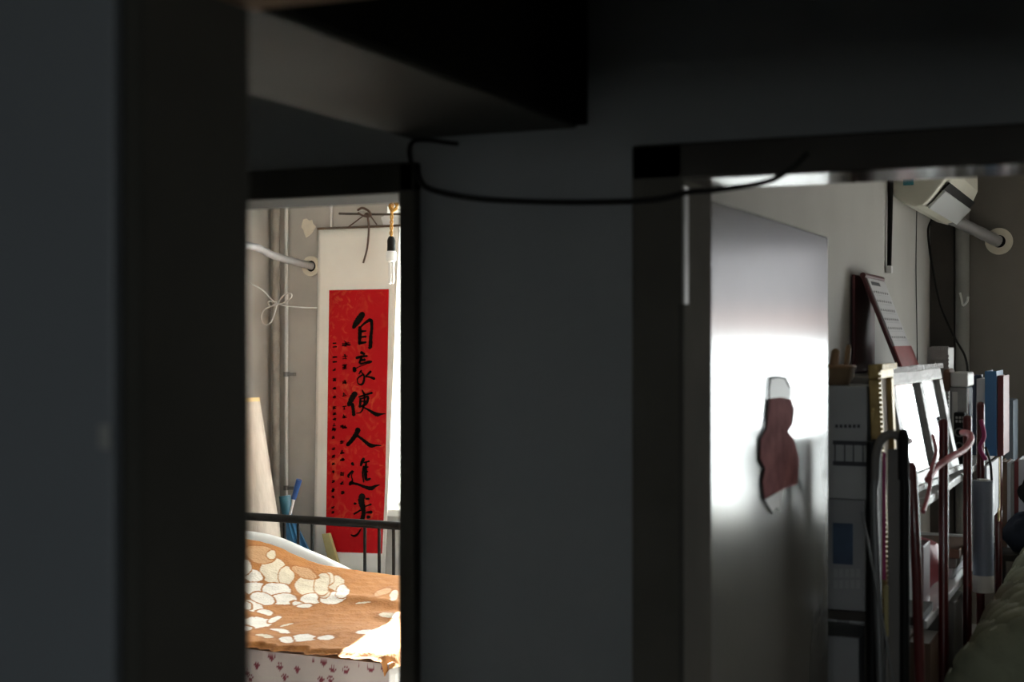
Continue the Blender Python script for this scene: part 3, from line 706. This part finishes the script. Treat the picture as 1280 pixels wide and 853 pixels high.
tag(obj('drooping_wire', MB().tube(spline([(AX0 + .05, AY1 - .16, AZ + .01), P(1160, 290, Y=5.75), P(1165, 330, Y=5.75), P(1175, 380, Y=5.7), P(1192, 420, Y=5.6), P(1206, 445, Y=5.45), P(1210, 470, Y=5.3), P(1209, 500, Y=5.15)]), .0042, 8), 'cable', smooth=True), 'dark wire drooping from the air conditioner to the shelf', 'wire')
# full-height dark corner strip and down pipe
p_ = P(1194, 400, Y=YE)
tag(obj('corner_strip', bx((XS1 + .002, YE - .03, .001), (p_.x, YE - .001, ZC - .002)), 'darkcurt', bevel=.003), 'dark brown strip filling the corner below the conditioner hose', 'board')
vpipe('down_pipe', 1203, 900, 100, .028, 'gpipe', 'grey vertical down pipe in front of the dark wall', Y=YE - .032)
h_ = P(1203, 385, Y=YE - .075)
tag(obj('wall_hook', MB().tube(spline([P(1200, 366, Y=YE - .064), P(1202, 374, Y=YE - .066), P(1204, 382, Y=YE - .07), P(1209, 377, Y=YE - .09), P(1210, 371, Y=YE - .09)]), .0045, 8), 'white', smooth=True), 'small shiny hook on the grey down pipe', 'hook')

# ------------------------------------------------------------------ study: shelving
SX0, SX1 = XS1 + .008, -.50
sh = thing('shelf_rack', (-.66, 4.4, 0), 'red metal rack with white shelf boards along the plaster wall', 'shelf')
ZS1, ZS2, ZS3, ZS4 = 1.315, 1.015, .70, .36
SY0, SY1 = 3.59, 5.26
for z in (ZS1, ZS2, ZS3, ZS4):
    obj('shelf_board', bx((SX0, SY0, z - .022), (SX1, SY1, z)), 'shelfw', sh, bevel=.003)
for x, y, zt in ((SX1 + .013, 3.79, 1.50), (SX1 + .013, 4.31, 1.485), (SX1 + .013, 4.66, 1.51), (SX1 + .013, 5.24, 1.36), (SX0 + .03, 5.245, 1.36)):
    obj('post', MB().tube([(x, y, 0), (x, y, zt - .012), (x, y, zt - .003), (x, y, zt)], [.0125, .0125, .010, .004], 12), 'redpost', sh, smooth=True)
nr = thing('end_cabinet', (-.69, 3.47, 0), 'dark open cabinet holding cartons behind the open door', 'cabinet')
NY0, NY1, NX1 = 3.36, 3.58, -.598
obj('side_panel', bx((SX0, NY0 + .02, 0), (SX0 + .015, NY1, 1.05)), 'darkcurt', nr)
obj('side_panel', bx((NX1 - .015, NY0 + .02, 0), (NX1, NY1, 1.05)), 'darkcurt', nr)
for z in (1.065, .70, .3):
    obj('shelf_board', bx((SX0 + (.015 if z < 1 else 0), NY0, z - .02), (NX1 - .015 if z < 1 else -.485, NY1, z)), 'darkcurt', nr)
def carton(name, lo, hi, m, label):
    t = thing(name, ((lo[0]+hi[0])/2, (lo[1]+hi[1])/2, lo[2]), label, 'box')
    obj('carton_body', bx(lo, hi), m, t, bevel=.003); return t
zA = P(1060, 625, Y=NY0 + .01).z; zT = P(1060, 483, Y=NY0 + .01).z
cb = carton('picture_carton', (SX0 + .02, NY0 + .012, 1.066), (NX1 - .012, NY1 - .02, zA), 'cartonp', 'pale carton with blue picture and barcode in the end cabinet')
fy = NY0 + .0105
def front(x0, y0, x1, y1, Yp): a_ = P(x0, y1, Y=Yp); b_ = P(x1, y0, Y=Yp); return bx((a_.x, Yp, a_.z), (b_.x, Yp + .0012, b_.z))
obj('printed_picture', front(1041, 655, 1066, 705, fy), 'photo', cb)
for k in range(5):
    obj('printed_cell', front(1042 + k * 7, 712, 1047 + k * 7, 722, fy), 'carton', cb); obj('printed_cell', front(1042 + k * 7, 726, 1047 + k * 7, 736, fy), 'carton', cb)
for k in range(8):
    obj('barcode_bar', front(1046 + k * 2, 766, 1047 + k * 2, 780, fy), 'print', cb)
ca = carton('stacked_carton', (SX0 + .015, NY0 + .012, zA + .001), (NX1 - .008, NY1 - .02, zT), 'carton', 'grey carton with dark printed bands, topmost in the end cabinet')
obj('printed_band', front(1041, 552, 1083, 556, fy), 'print', ca); obj('printed_band', front(1041, 578, 1083, 582, fy), 'print', ca)
for x in (1043, 1055, 1066, 1078): obj('printed_bar', front(x, 556, x + 1.5, 578, fy), 'print', ca)
for k in range(6): obj('printed_letter', front(1044 + k * 5.5, 531, 1047.5 + k * 5.5, 535, fy), 'print', ca)
carton('low_carton', (SX0 + .03, NY0 + .03, .701), (NX1 - .03, NY1 - .03, 1.0), 'cartonp', 'plain pale carton on the lower shelf of the end cabinet')
# wooden tray with brushes on the cartons
tr = thing('wooden_basket', (-.735, 3.46, zT), 'light brown wooden tub standing on the topmost carton', 'tub')
mb = MB(); mb.lathe((-.735, 3.46, zT + .001), [(.07, 0), (.082, .018), (.084, .042), (.076, .042), (.07, .012)], 24); obj('tub_body', mb, 'cartonb', tr, smooth=True)
obj('tub_rim', MB().tube([(-.735 + .082 * math.cos(k * math.pi / 12), 3.46 + .082 * math.sin(k * math.pi / 12), zT + .044) for k in range(24)], .005, 8, closed=True), 'wood', tr, smooth=True)
for i, (x, y, r, hgt, lab) in enumerate(((-.70, 3.43, .011, .088, 'stout wooden handle sticking up from the wooden tub'), (-.672, 3.44, .007, .098, 'thin pinkish wooden handle sticking up from the wooden tub'), (-.765, 3.47, .018, .078, 'round topped wooden handle low in the wooden tub'))):
    tag(obj('tool_handle', MB().tube([(x, y, zT + .016), (x + .008, y, zT + hgt * .7), (x + .010, y, zT + hgt * .93), (x + .010, y, zT + hgt)], [r * .8, r, r * .9, r * .35], 12), 'wood', smooth=True), lab, 'handle', 'handles in the wooden tub')

# picture frames on the top shelf
def pic_frame(name, y0, y1, xt, xb, zt, m, fw, glass, label, zb=None, beads=True, cat='picture frame'):
    zb = zb or ZS1 + .002
    t = thing(name, (xb, (y0 + y1) / 2, zb), label, cat)
    B = Vector((xb, 0, zb)); T = Vector((xt, 0, zt)); up = (T - B); H = up.length; up.normalize()
    nrm = Vector((up.z, 0, -up.x)); th = .012
    def bar(s0, s1, ya, yb, h0, h1): return MB().obox(B + up * (s0 + s1) / 2 + nrm * ((h0 + h1) / 2 + th) + Vector((0, (ya + yb) / 2, 0)), up * (s1 - s0) / 2, Vector((0, (yb - ya) / 2, 0)), nrm * (h1 - h0) / 2)
    obj('back_board', bar(.004, H - .004, y0 + .004, y1 - .004, -th, -.004), 'board', t)
    obj('glass' if glass == 'mirror' else 'picture', bar(fw * .8, H - fw * .8, y0 + fw * .8, y1 - fw * .8, -.004, .001), glass, t)
    for nm, a in (('frame_rail', (0, fw, y0, y1)), ('frame_rail', (H - fw, H, y0, y1)), ('frame_stile', (fw, H - fw, y0, y0 + fw)), ('frame_stile', (fw, H - fw, y1 - fw, y1))):
        obj(nm, bar(*a, -th, .012), m, t, bevel=.003)
    if beads:
        mb = MB()
        nb = int((y1 - y0) / .02)
        for k in range(nb):
            yk = y0 + (k + .5) * (y1 - y0) / nb
            for s_ in (.007, H - .007):
                c = B + up * s_ + nrm * (.0135 + th) + Vector((0, yk, 0)); mb.obox(c, up * .007, Vector((0, .0062, 0)), nrm * .008)
        nb = int(H / .011)
        for k in range(nb):
            for yk in (y0 + .006,) if m == 'goldf' else ():
                c = B + up * ((k + .5) * H / nb) + nrm * (.0135 + th) + Vector((0, yk, 0)); mb.obox(c, up * .0035, Vector((0, .004, 0)), nrm * .0035)
        o = obj('beading', mb, m, t); o['kind'] = 'stuff'
    return t
pic_frame('gilt_frame', 3.365, 3.575, -.603, -.580, 1.645, 'goldf', .035, 'cartonb', 'gold picture frame leaning on the side of the cartons', zb=1.066)
pic_frame('mirror_frame', 3.62, 3.985, -.61, -.550, 1.628, 'silver', .045, 'mirror', 'beaded silver mirror nearest the gold frame', cat='mirror').rotation_euler.z = R(-4)
pic_frame('mirror_frame', 3.995, 4.37, -.61, -.550, 1.628, 'silver', .045, 'mirror', 'beaded silver mirror beside the smoky plastic case', cat='mirror').rotation_euler.z = R(-4)
# standing frame behind, taller
sf = thing('standing_frame', (-.655, 4.78, ZS1), 'tall narrow silver frame standing behind the two mirrors', 'picture frame')
a_, b_ = P(1164, 600, Y=4.78), P(1185, 433, Y=4.78)
fx0, fx1, fz1 = a_.x, b_.x, b_.z
obj('back_board', bx((fx0 - .012, 4.78, ZS1 + .001), (fx1, 4.93, fz1 - .004)), 'silver', sf, bevel=.002)
obj('frame_rail', bx((fx0, 4.765, fz1 - .045), (fx1 + .003, 4.782, fz1)), 'silver', sf, bevel=.003)
obj('frame_stile', bx((fx0, 4.768, ZS1 + .001), (fx0 + .014, 4.782, fz1 - .045)), 'silver', sf, bevel=.003)
obj('frame_stile', bx((fx1 - .012, 4.768, ZS1 + .001), (fx1 + .003, 4.782, fz1 - .045)), 'silver', sf, bevel=.003)
mb = MB()
for k in range(7): mb.box((fx0 + .003 + k * (fx1 - fx0 - .004) / 7, 4.761, fz1 - .012), (fx0 + .007 + k * (fx1 - fx0 - .004) / 7, 4.766, fz1 - .003))
for k in range(26): mb.box((fx1 - .004, 4.764, ZS1 + .02 + k * .0125), (fx1 + .005, 4.770, ZS1 + .027 + k * .0125))
o = obj('beading', mb, 'silver', sf); o['kind'] = 'stuff'

# tent calendar on a tall box behind the frames
kb = carton('calendar_box', (SX0 + .004, 4.02, ZS1 + .001), (-.645, 4.74, 1.60), 'board', 'dull tall box under the tent calendar, behind the mirrors')
ct = thing('tent_calendar', (-.74, 4.4, 1.60), 'maroon tent calendar with a white dated page, below the air conditioner', 'calendar')
CY0, CY1 = 4.36, 4.70
top_ = P(1080, 343, Y=CY0); bt = P(1128, 464, Y=CY0); lf = P(1078, 455, Y=CY0); zc0 = 1.602
bt = Vector((bt.x, CY0, max(zc0, bt.z)))
xw = XS1 + .006
sl = Vector((bt.x - top_.x, 0, bt.z - top_.z)); Ls = sl.length; sl.normalize(); nn = Vector((-sl.z, 0, sl.x))
if nn.x < 0: nn = -nn
def cbar(s0, s1, ya, yb, h0, h1): return MB().obox(Vector((top_.x, 0, top_.z)) + sl * (s0 + s1) / 2 + nn * (h0 + h1) / 2 + Vector((0, (ya + yb) / 2, 0)), sl * (s1 - s0) / 2, Vector((0, (yb - ya) / 2, 0)), nn * (h1 - h0) / 2)
obj('front_board', cbar(0, Ls, CY0, CY1, -.012, -.0005), 'maroon', ct, bevel=.003)
obj('rear_board', bx((xw, CY0, zc0), (xw + .01, CY1, top_.z)), 'maroon', ct, bevel=.003)
obj('fold', MB().tube([(top_.x - .004, CY0, top_.z - .003), (top_.x - .004, CY1, top_.z - .003)], .009, 12), 'maroon', ct, smooth=True)
pg = obj('page', cbar(.012, Ls * .75, CY0 + .018, CY1 - .018, 0, .003), 'page', ct)
obj('red_footer', cbar(Ls * .75, Ls, CY0 + .003, CY1 - .003, -.0004, .004), 'calred', ct)
for r_ in range(6):
    for c_ in range(7):
        s0 = Ls * (.17 + .095 * r_); y0 = CY0 + .035 + c_ * .039
        obj('printed_date', cbar(s0, s0 + .007, y0, y0 + .013, .003, .0036), 'print', pg); obj('printed_date', cbar(s0 + .012, s0 + .015, y0, y0 + .018, .003, .0036), 'acgrey', pg)
obj('printed_heading', cbar(.022, .034, CY0 + .05, CY0 + .2, .003, .0036), 'print', pg)

# smoky plastic case, camera-like device
a_, b_ = P(1187, 590, Y=4.55), P(1209, 482, Y=4.55)
kc = thing('plastic_case', (-.55, 4.6, ZS1), 'smoky plastic case with grey lid behind the red post', 'case')
obj('case_body', bx((a_.x, 4.55, ZS1 + .001), (b_.x, 4.70, b_.z - .005)), 'clear', kc, bevel=.005)
obj('case_lid', bx((a_.x + .003, 4.545, b_.z - .005), (b_.x + .003, 4.705, b_.z + .04)), 'pipe', kc, bevel=.006)
obj('case_spine', bx((a_.x - .022, 4.56, b_.z - .02), (a_.x, 4.69, b_.z + .05)), 'brownbook', kc, bevel=.01)
obj('sheet', bx((a_.x + .008, 4.5475, ZS1 + .03), (a_.x + .024, 4.5497, b_.z - .02)), 'paper', kc)
gd = thing('gadget', (-.52, 4.15, ZS1), 'small black gadget with keypad and lens between red posts', 'gadget')
a_, b_ = P(1192, 546, Y=4.42), P(1206, 516, Y=4.42)
obj('gadget_body', bx((a_.x, 4.42, ZS1 + .001), (b_.x, 4.45, b_.z)), 'blackp', gd, bevel=.004)
for i in range(2):
    for j in range(3):
        x = a_.x + .006 + j * .0095; z = b_.z - .012 - i * .011; obj('key', bx((x, 4.4165, z - .007), (x + .006, 4.421, z)), 'palegrey', gd)
cl = Vector(((a_.x + b_.x) / 2, 4.418, b_.z - .06)); obj('lens', MB().tube([cl + Vector((math.cos(k * .5236) * .012, 0, math.sin(k * .5236) * .012)) for k in range(12)], .0025, 8, closed=True), 'steel', gd, smooth=True)
cl = Vector(((a_.x + b_.x) / 2, 4.418, b_.z - .10)); obj('dial', MB().tube([cl + Vector((math.cos(k * .5236) * .010, 0, math.sin(k * .5236) * .010)) for k in range(12)], .0022, 8, closed=True), 'steel', gd, smooth=True)

# books
def book(name, x0, x1, y0, y1, z0, z1, m, label, group=None, cat='book', tilt=0):
    t = thing(name, ((x0+x1)/2, (y0+y1)/2, z0), label, cat, group); c = .0035
    obj('cover', MB().box((x0, y0, z0), (x0 + c, y1, z1)).box((x1 - c, y0, z0), (x1, y1, z1)).box((x0 + c, y0, z0), (x1 - c, y0 + c, z1)), m, t)
    obj('pages', bx((x0 + c, y0 + c, z0 + .004), (x1 - c, y1 - .005, z1 - .006)), 'paper', t)
    return t
zb = ZS1 + .001; yb = 5.00
def bxs(xa, xb, Y): return P(xa, 500, Y=Y).x, P(xb, 500, Y=Y).x
def bz(y, Y, x=1230): return P(x, y, Y=Y).z
x0, x1 = bxs(1212, 1220, yb); book('ring_binder', x0, x1, yb, yb + .22, zb, bz(470, yb), 'navy', 'navy binder between plastic case and the pale paper stack')
x0, x1 = bxs(1220.5, 1231, yb); book('paper_stack', x0, x1, yb + .004, yb + .22, zb, bz(474, yb), 'whitebook', 'upright stack of pale papers left of the blue binder', cat='papers')
x0, x1 = bxs(1231.5, 1246, yb); t = book('ring_binder', x0, x1, yb - .01, yb + .22, zb, bz(464, yb), 'bluebook', 'bright blue binder standing on the top shelf', cat='binder')
x0, x1 = bxs(1246.5, 1254, yb); book('tall_book', x0, x1, yb + .01, yb + .22, zb, bz(470, yb), 'redbook', 'dark red book right of the bright blue binder')
YD = 5.42
dk = thing('corner_desk', (-.3, 5.7, 0), 'low dark desk against the outside wall, carrying books', 'desk')
obj('desk_top', bx((-.52, YD - .15, .925), (.02, YE - .045, .95)), 'darkcurt', dk, bevel=.003)
for x in (-.50, -.01):
    for y in (YD - .13, YE - .09): obj('leg', bx((x, y, 0), (x + .03, y + .03, .925)), 'darkcurt', dk)
x = P(1250, 600, Y=YD).x
for i, (w, h, m, lab) in enumerate(((.022, .225, 'brownbook', 'brown book leftmost of the row on the dark desk'), (.012, .222, 'whitebook', 'thin pale book beside the brown book on the desk'), (.010, .218, 'palegrey', 'thinnest grey book in the row on the dark desk'), (.014, .228, 'redbook', 'red book standing in the row on the dark desk'), (.030, .236, 'whitebook', 'thick white book with red top edge on the desk'), (.02, .235, 'redbook', 'red book behind the thick white book on the desk'))):
    book('upright_book', x, x + w, YD + .02, YD + .2, .951, 1.036 + h, m, lab, 'books on the dark desk'); x += w + .001
x0, x1 = bxs(1252, 1268, YD); YB2 = 5.75
tag(obj('slate_folder', bx((P(1256, 500, Y=YB2).x, YB2, .951), (P(1267, 500, Y=YB2).x, YB2 + .2, bz(500, YB2))), 'greybook', bevel=.004), 'slate grey upright folder at the dark end wall', 'folder')

# ribbons, posts clutter
tag(obj('pink_ribbon', MB().tube(spline([P(1160, 600, Y=3.58), P(1170, 585, Y=3.66), P(1188, 572, Y=3.74), P(1204, 563, Y=3.84), P(1213, 552, Y=3.92), P(1212, 543, Y=4.0), P(1203, 541, Y=4.06)]), .009, 10), 'pink', smooth=True), 'pink padded strap curling between the red posts', 'strap')
tag(obj('hanging_ribbon', MB().tube(spline([P(1166, 545, X=SX1 + .01), P(1170, 565, X=SX1 + .03), P(1164, 590, X=SX1 + .03), P(1161, 615, X=SX1 + .03), P(1154, 640, X=SX1 + .03)]), .005, 8), 'pink', smooth=True), 'thin pink ribbon hanging in front of the nearer silver mirror', 'ribbon')
tag(obj('magenta_ribbon', MB().tube(spline([P(1226, 525, Y=4.58), P(1230, 545, Y=4.58), P(1225, 560, Y=4.57), P(1232, 575, Y=4.58)]), .007, 8), 'magenta', smooth=True), 'magenta ribbon looped by the farthest red post', 'ribbon')
tag(obj('looped_wire', MB().tube(spline([P(x, y, X=SX1 + .05) for x, y in ((1232, 560), (1238, 580), (1240, 610), (1241, 640), (1238, 655))]), .004, 8), 'cable', smooth=True), 'dark wire loop hanging off the top shelf edge', 'wire')
# framed panel with chain edge hanging from shelf
fp = thing('framed_board', P(1237, 660, X=SX1 + .03), 'white panel with brass edge hanging from the shelf rack', 'panel')
xa = SX1 + .028; a_, b_ = P(1231, 655, X=xa), P(1246, 572, X=xa)
obj('panel_sheet', bx((xa, a_.y, a_.z), (xa + .006, b_.y, b_.z)), 'whitebook', fp)
for k in range(10):
    z = a_.z + (b_.z - a_.z) * (k + .5) / 10
    obj('edge_stud', MB().tube([(xa + .003, b_.y + .004, z - .010), (xa + .003, b_.y + .004, z + .010)], .007, 8), 'goldf', fp, smooth=True)
obj('edge_ring', MB().tube([Vector((xa + .008, b_.y - .02 + .02 * math.cos(k * .5236), a_.z - .012 + .02 * math.sin(k * .5236))) for k in range(12)], .003, 8, closed=True), 'goldf', fp, smooth=True)
# rolled poster
pr = thing('rolled_poster', P(1228, 738, X=-.455), 'blue grey rolled poster with cream end hanging by the rack', 'poster')
c = P(1229, 740, X=-.452); d_ = P(1229, 601, X=-.452); rr = .030
obj('roll', MB().tube([(c.x, c.y, c.z + .05), (c.x, c.y, d_.z)], rr, 24), 'roll', pr, smooth=True)
obj('cream_end', MB().tube([(c.x, c.y, c.z), (c.x, c.y, c.z + .05)], rr, 24), 'cream', pr, smooth=True)
obj('inner_roll', MB().tube([(c.x, c.y, d_.z), (c.x, c.y, d_.z + .004)], rr * .6, 20), 'paper', pr, smooth=True)

# things on the second shelf and the third
z2 = ZS2 + .001
tag(obj('white_packet', bx((-.70, 3.60, z2), (-.545, 3.725, z2 + .23)), 'whitebook', bevel=.006), 'white packet standing on the second shelf below the nearer mirror', 'packet')
carton('maroon_carton', (-.72, 3.74, z2), (-.53, 3.86, z2 + .16), 'maroon', 'maroon carton on the second shelf beside the white packet')
mbk = MB()
def blob(cx, cy, cz, rx, ry, rz, seed):
    mb = MB(); nu, nv = 28, 16
    for j in range(nv + 1):
        th = math.pi * j / nv
        for i in range(nu):
            ph = 2 * math.pi * i / nu; d = Vector((math.sin(th) * math.cos(ph), math.sin(th) * math.sin(ph), math.cos(th)))
            k = 1 + .22 * noise.noise(d * 1.8 + Vector((seed, 0, 0))) + .08 * noise.noise(d * 5 + Vector((seed, 3, 0)))
            p = Vector((cx + d.x * rx * k, cy + d.y * ry * k, cz + d.z * rz * k)); mb.v.append(p)
    for j in range(nv):
        for i in range(nu): mb.f.append((j*nu+i, j*nu+(i+1)%nu, (j+1)*nu+(i+1)%nu, (j+1)*nu+i))
    lo = min(v.z for v in mb.v); 
    for v in mb.v: v.z = max(v.z, cz - rz * .8)
    return mb
tag(obj('pink_cloth_bundle', blob(-.60, 4.05, z2 + .065, .08, .1, .08, 2), 'pink', smooth=True), 'crumpled pink cloth bundle on the second shelf', 'cloth')
for i, (h, m, lab) in enumerate(((.03, 'whitebook', 'white notebook lowest in the pile on the second shelf'), (.028, 'board', 'dull grey notebook midway in the pile on the second shelf'), (.026, 'brownbook', 'brown notebook on top of the pile, second shelf'))):
    zz = z2 + sum((.03, .028, .026)[:i]) + .001 * i
    tt = thing('flat_notebook', (-.6, 4.42, zz), lab, 'notebook', 'notebooks piled on the second shelf')
    obj('cover', bx((-.72, 4.24, zz), (-.52 + .01 * i, 4.52, zz + h)), m, tt, bevel=.003)
z3 = ZS3 + .001
x0, x1 = -.60, -.515
book('big_book', -.60, -.535, 3.90, 4.12, z3, .895, 'brownbook', 'brown book standing on the third shelf by the quilt')
tag(obj('grey_file_box', bx((-.60, 4.16, z3), (-.505, 4.36, .965)), 'board', bevel=.004), 'grey file box on the third shelf behind the brown book', 'file box')

# folded steel chair leaning at the near end of the rack
fc = thing('folded_chair', (-.50, 3.06, 0), 'folded chair of dark tubes with grey back board, leaning near the cartons', 'chair')
Yf = 3.06
A1, A2 = P(1093, 640, Y=Yf), P(1101, 853, Y=Yf)
def ext(p, q): k = (0.005 - p.z) / (q.z - p.z); return p + (q - p) * k
arc = [P(x, y, Y=Yf) for x, y in ((1094, 600), (1095, 572), (1100, 553), (1110, 544), (1121, 545), (1129, 556), (1130, 600))]
obj('back_frame', MB().tube(spline([ext(A1, A2), A2, A1] + arc[:1]), .0085, 10), 'steel', fc, smooth=True)
obj('back_arch', MB().tube(spline(arc), .0095, 10), 'board', fc, smooth=True)
A3 = P(1131, 600, Y=Yf); A4 = P(1131, 853, Y=Yf)
obj('leg', MB().tube([ext(A3, A4), A3], .0105, 10), 'black', fc, smooth=True)
obj('leg', MB().tube([ext(P(1091, 560, Y=Yf + .03), P(1091, 640, Y=Yf + .03)), P(1090, 552, Y=Yf + .03)], .011, 10), 'black', fc, smooth=True)
obj('grip', MB().tube([P(1129.5, 600, Y=Yf - .02), P(1129.5, 545, Y=Yf - .02), P(1129.5, 537, Y=Yf - .02)], [.0115, .0115, .007], 12), 'blackp', fc, smooth=True)
a_, b_ = P(1110, 1100, Y=Yf + .012), P(1127, 562, Y=Yf + .012); obj('back_board', bx((a_.x, Yf + .004, a_.z), (b_.x, Yf + .018, b_.z)), 'board', fc, bevel=.004)
a_, b_ = P(1082, 700, Y=3.15), P(1098, 551, Y=3.15); obj('reflection_block', bx((a_.x, 3.15, .45), (b_.x, 3.20, b_.z)), 'blackp', fc, bevel=.008)  # dark panel shaped to block the window's reflection low on the door
a_, b_ = P(1103, 725, Y=Yf), P(1107, 566, Y=Yf); obj('magenta_strap', bx((a_.x, Yf, a_.z), (b_.x, Yf + .004, b_.z)), 'magenta', fc)
a_, b_ = P(1106, 795, Y=Yf), P(1111, 732, Y=Yf); obj('yellow_tag', bx((a_.x, Yf - .006, a_.z), (b_.x, Yf - .002, b_.z)), 'yellow', fc)
st_ = P(1140, 585, Y=3.12), P(1150, 853, Y=3.12)
tag(obj('leaning_stick', MB().tube([ext(*st_), st_[1], P(1146, 720, Y=3.12), st_[0], P(1139, 578, Y=3.12)], [.011, .011, .0115, .0105, .006], 12), 'redpost', smooth=True), 'brownish red stick leaning beside the folded chair', 'stick')
st_ = P(1078, 640, Y=3.025), P(1090, 705, Y=3.025)
tag(obj('thin_rod', MB().tube([ext(*st_), st_[0]], .003, 8), 'steel', smooth=True), 'thin steel rod leaning in front of the cartons', 'rod')

# green quilt rolled along a bench
bn = thing('low_bench', (-.14, 4.25, 0), 'dark low bench under the rolled green quilt', 'bench')
obj('bench_top', bx((-.40, 3.28, .65), (.16, 5.25, .69)), 'darkcurt', bn, bevel=.004)
for x in (-.38, .10):
    for y in (3.32, 5.18): obj('leg', bx((x, y, 0), (x + .04, y + .04, .65)), 'darkcurt', bn)
qx, qz, qr = -.165, .891, .235
gq = thing('quilt_roll', (qx, 4.2, .69), 'rolled olive green tufted quilt lying on the low bench', 'quilt')
def qpt(u, v):
    y = 3.26 + v * 1.98; an = u * 2 * math.pi
    k = 1 - .13 * (1 - abs(math.sin(v * math.pi * 13))) ** 2
    k *= 1 - .035 * (1 - abs(math.sin(an * 9 + math.floor(v * 13) * 1.57))) ** 2
    endf = min(1, math.sqrt(max(0, 1 - (1 - min(1, v / .05)) ** 2))) * .55 + .45 if v < .05 else (min(1, math.sqrt(max(0, 1 - (1 - min(1, (1 - v) / .05)) ** 2))) * .55 + .45 if v > .95 else 1)
    rr = qr * k * endf * (1 + .03 * noise.noise((math.cos(an), math.sin(an), v * 6)))
    return (qx + math.cos(an) * rr * 1.14, y, max(.691, qz + math.sin(an) * rr * .88))
mb = MB().grid(qpt, 144, 260)
mb.f.append(tuple(range(144))); mb.f.append(tuple(260 * 145 + k for k in range(144)))
obj('quilt_cover', mb, 'green', gq, smooth=True)
mb = MB()
for i in range(14):
    for k in range(20):
        an = (k + .3 * (i % 2)) / 20 * 2 * math.pi; v = (i + .5) / 13
        if v > .97: continue
        p = Vector(qpt(an / 2 / math.pi, v))
        if p.z < .72: continue
        rd = Vector((math.cos(an), 0, math.sin(an))); tg = Vector((-math.sin(an), 0, math.cos(an)))
        mb.obox(p + rd * .001, tg * .008, Vector((0, .0018, 0)), rd * .0015)
o = obj('stitch', mb, 'gthread', gq); o['kind'] = 'stuff'
tag(obj('navy_bundle', blob(-.375, 5.345, 1.015, .105, .06, .08, 5), 'fabric', smooth=True), 'crumpled navy cloth bundle on the dark desk, before the books', 'cloth')
tag(obj('black_bag', blob(-.335, 5.36, 1.165, .095, .045, .075, 8), 'blackfab', smooth=True), 'soft black bag lying over the navy bundle', 'bag')

# window valance and an added carton on the study window sill
va = thing('window_valance', (.6, YE - .03, 1.69), 'grey violet valance with a pink hem across the study window', 'curtain')
def vfn(z0, z1): return lambda u, v: (W2[0] - .05 + (W2[1] - W2[0] + .1) * u, YE - .04 + .012 * math.sin(u * 60), z0 + (z1 - z0) * v)
obj('cloth', MB().grid(vfn(1.83, 2.29), 120, 4), 'valance', va, smooth=True, fix=False)
obj('hem', MB().grid(vfn(1.69, 1.83), 120, 3), 'valpink', va, smooth=True, fix=False)
obj('curtain_rod', MB().tube([(W2[0] - .1, YE - .04, 2.295), (W2[1] + .1, YE - .04, 2.295)], .008, 8), 'rod', va, smooth=True)
carton('sill_blocker', (-.05, YE - .018, W2[2]), (.13, YE + .10, 1.29), 'cartonb', 'unseen carton added on the study window sill to darken the door reflection')  # unseen box added to darken part of the door's reflection
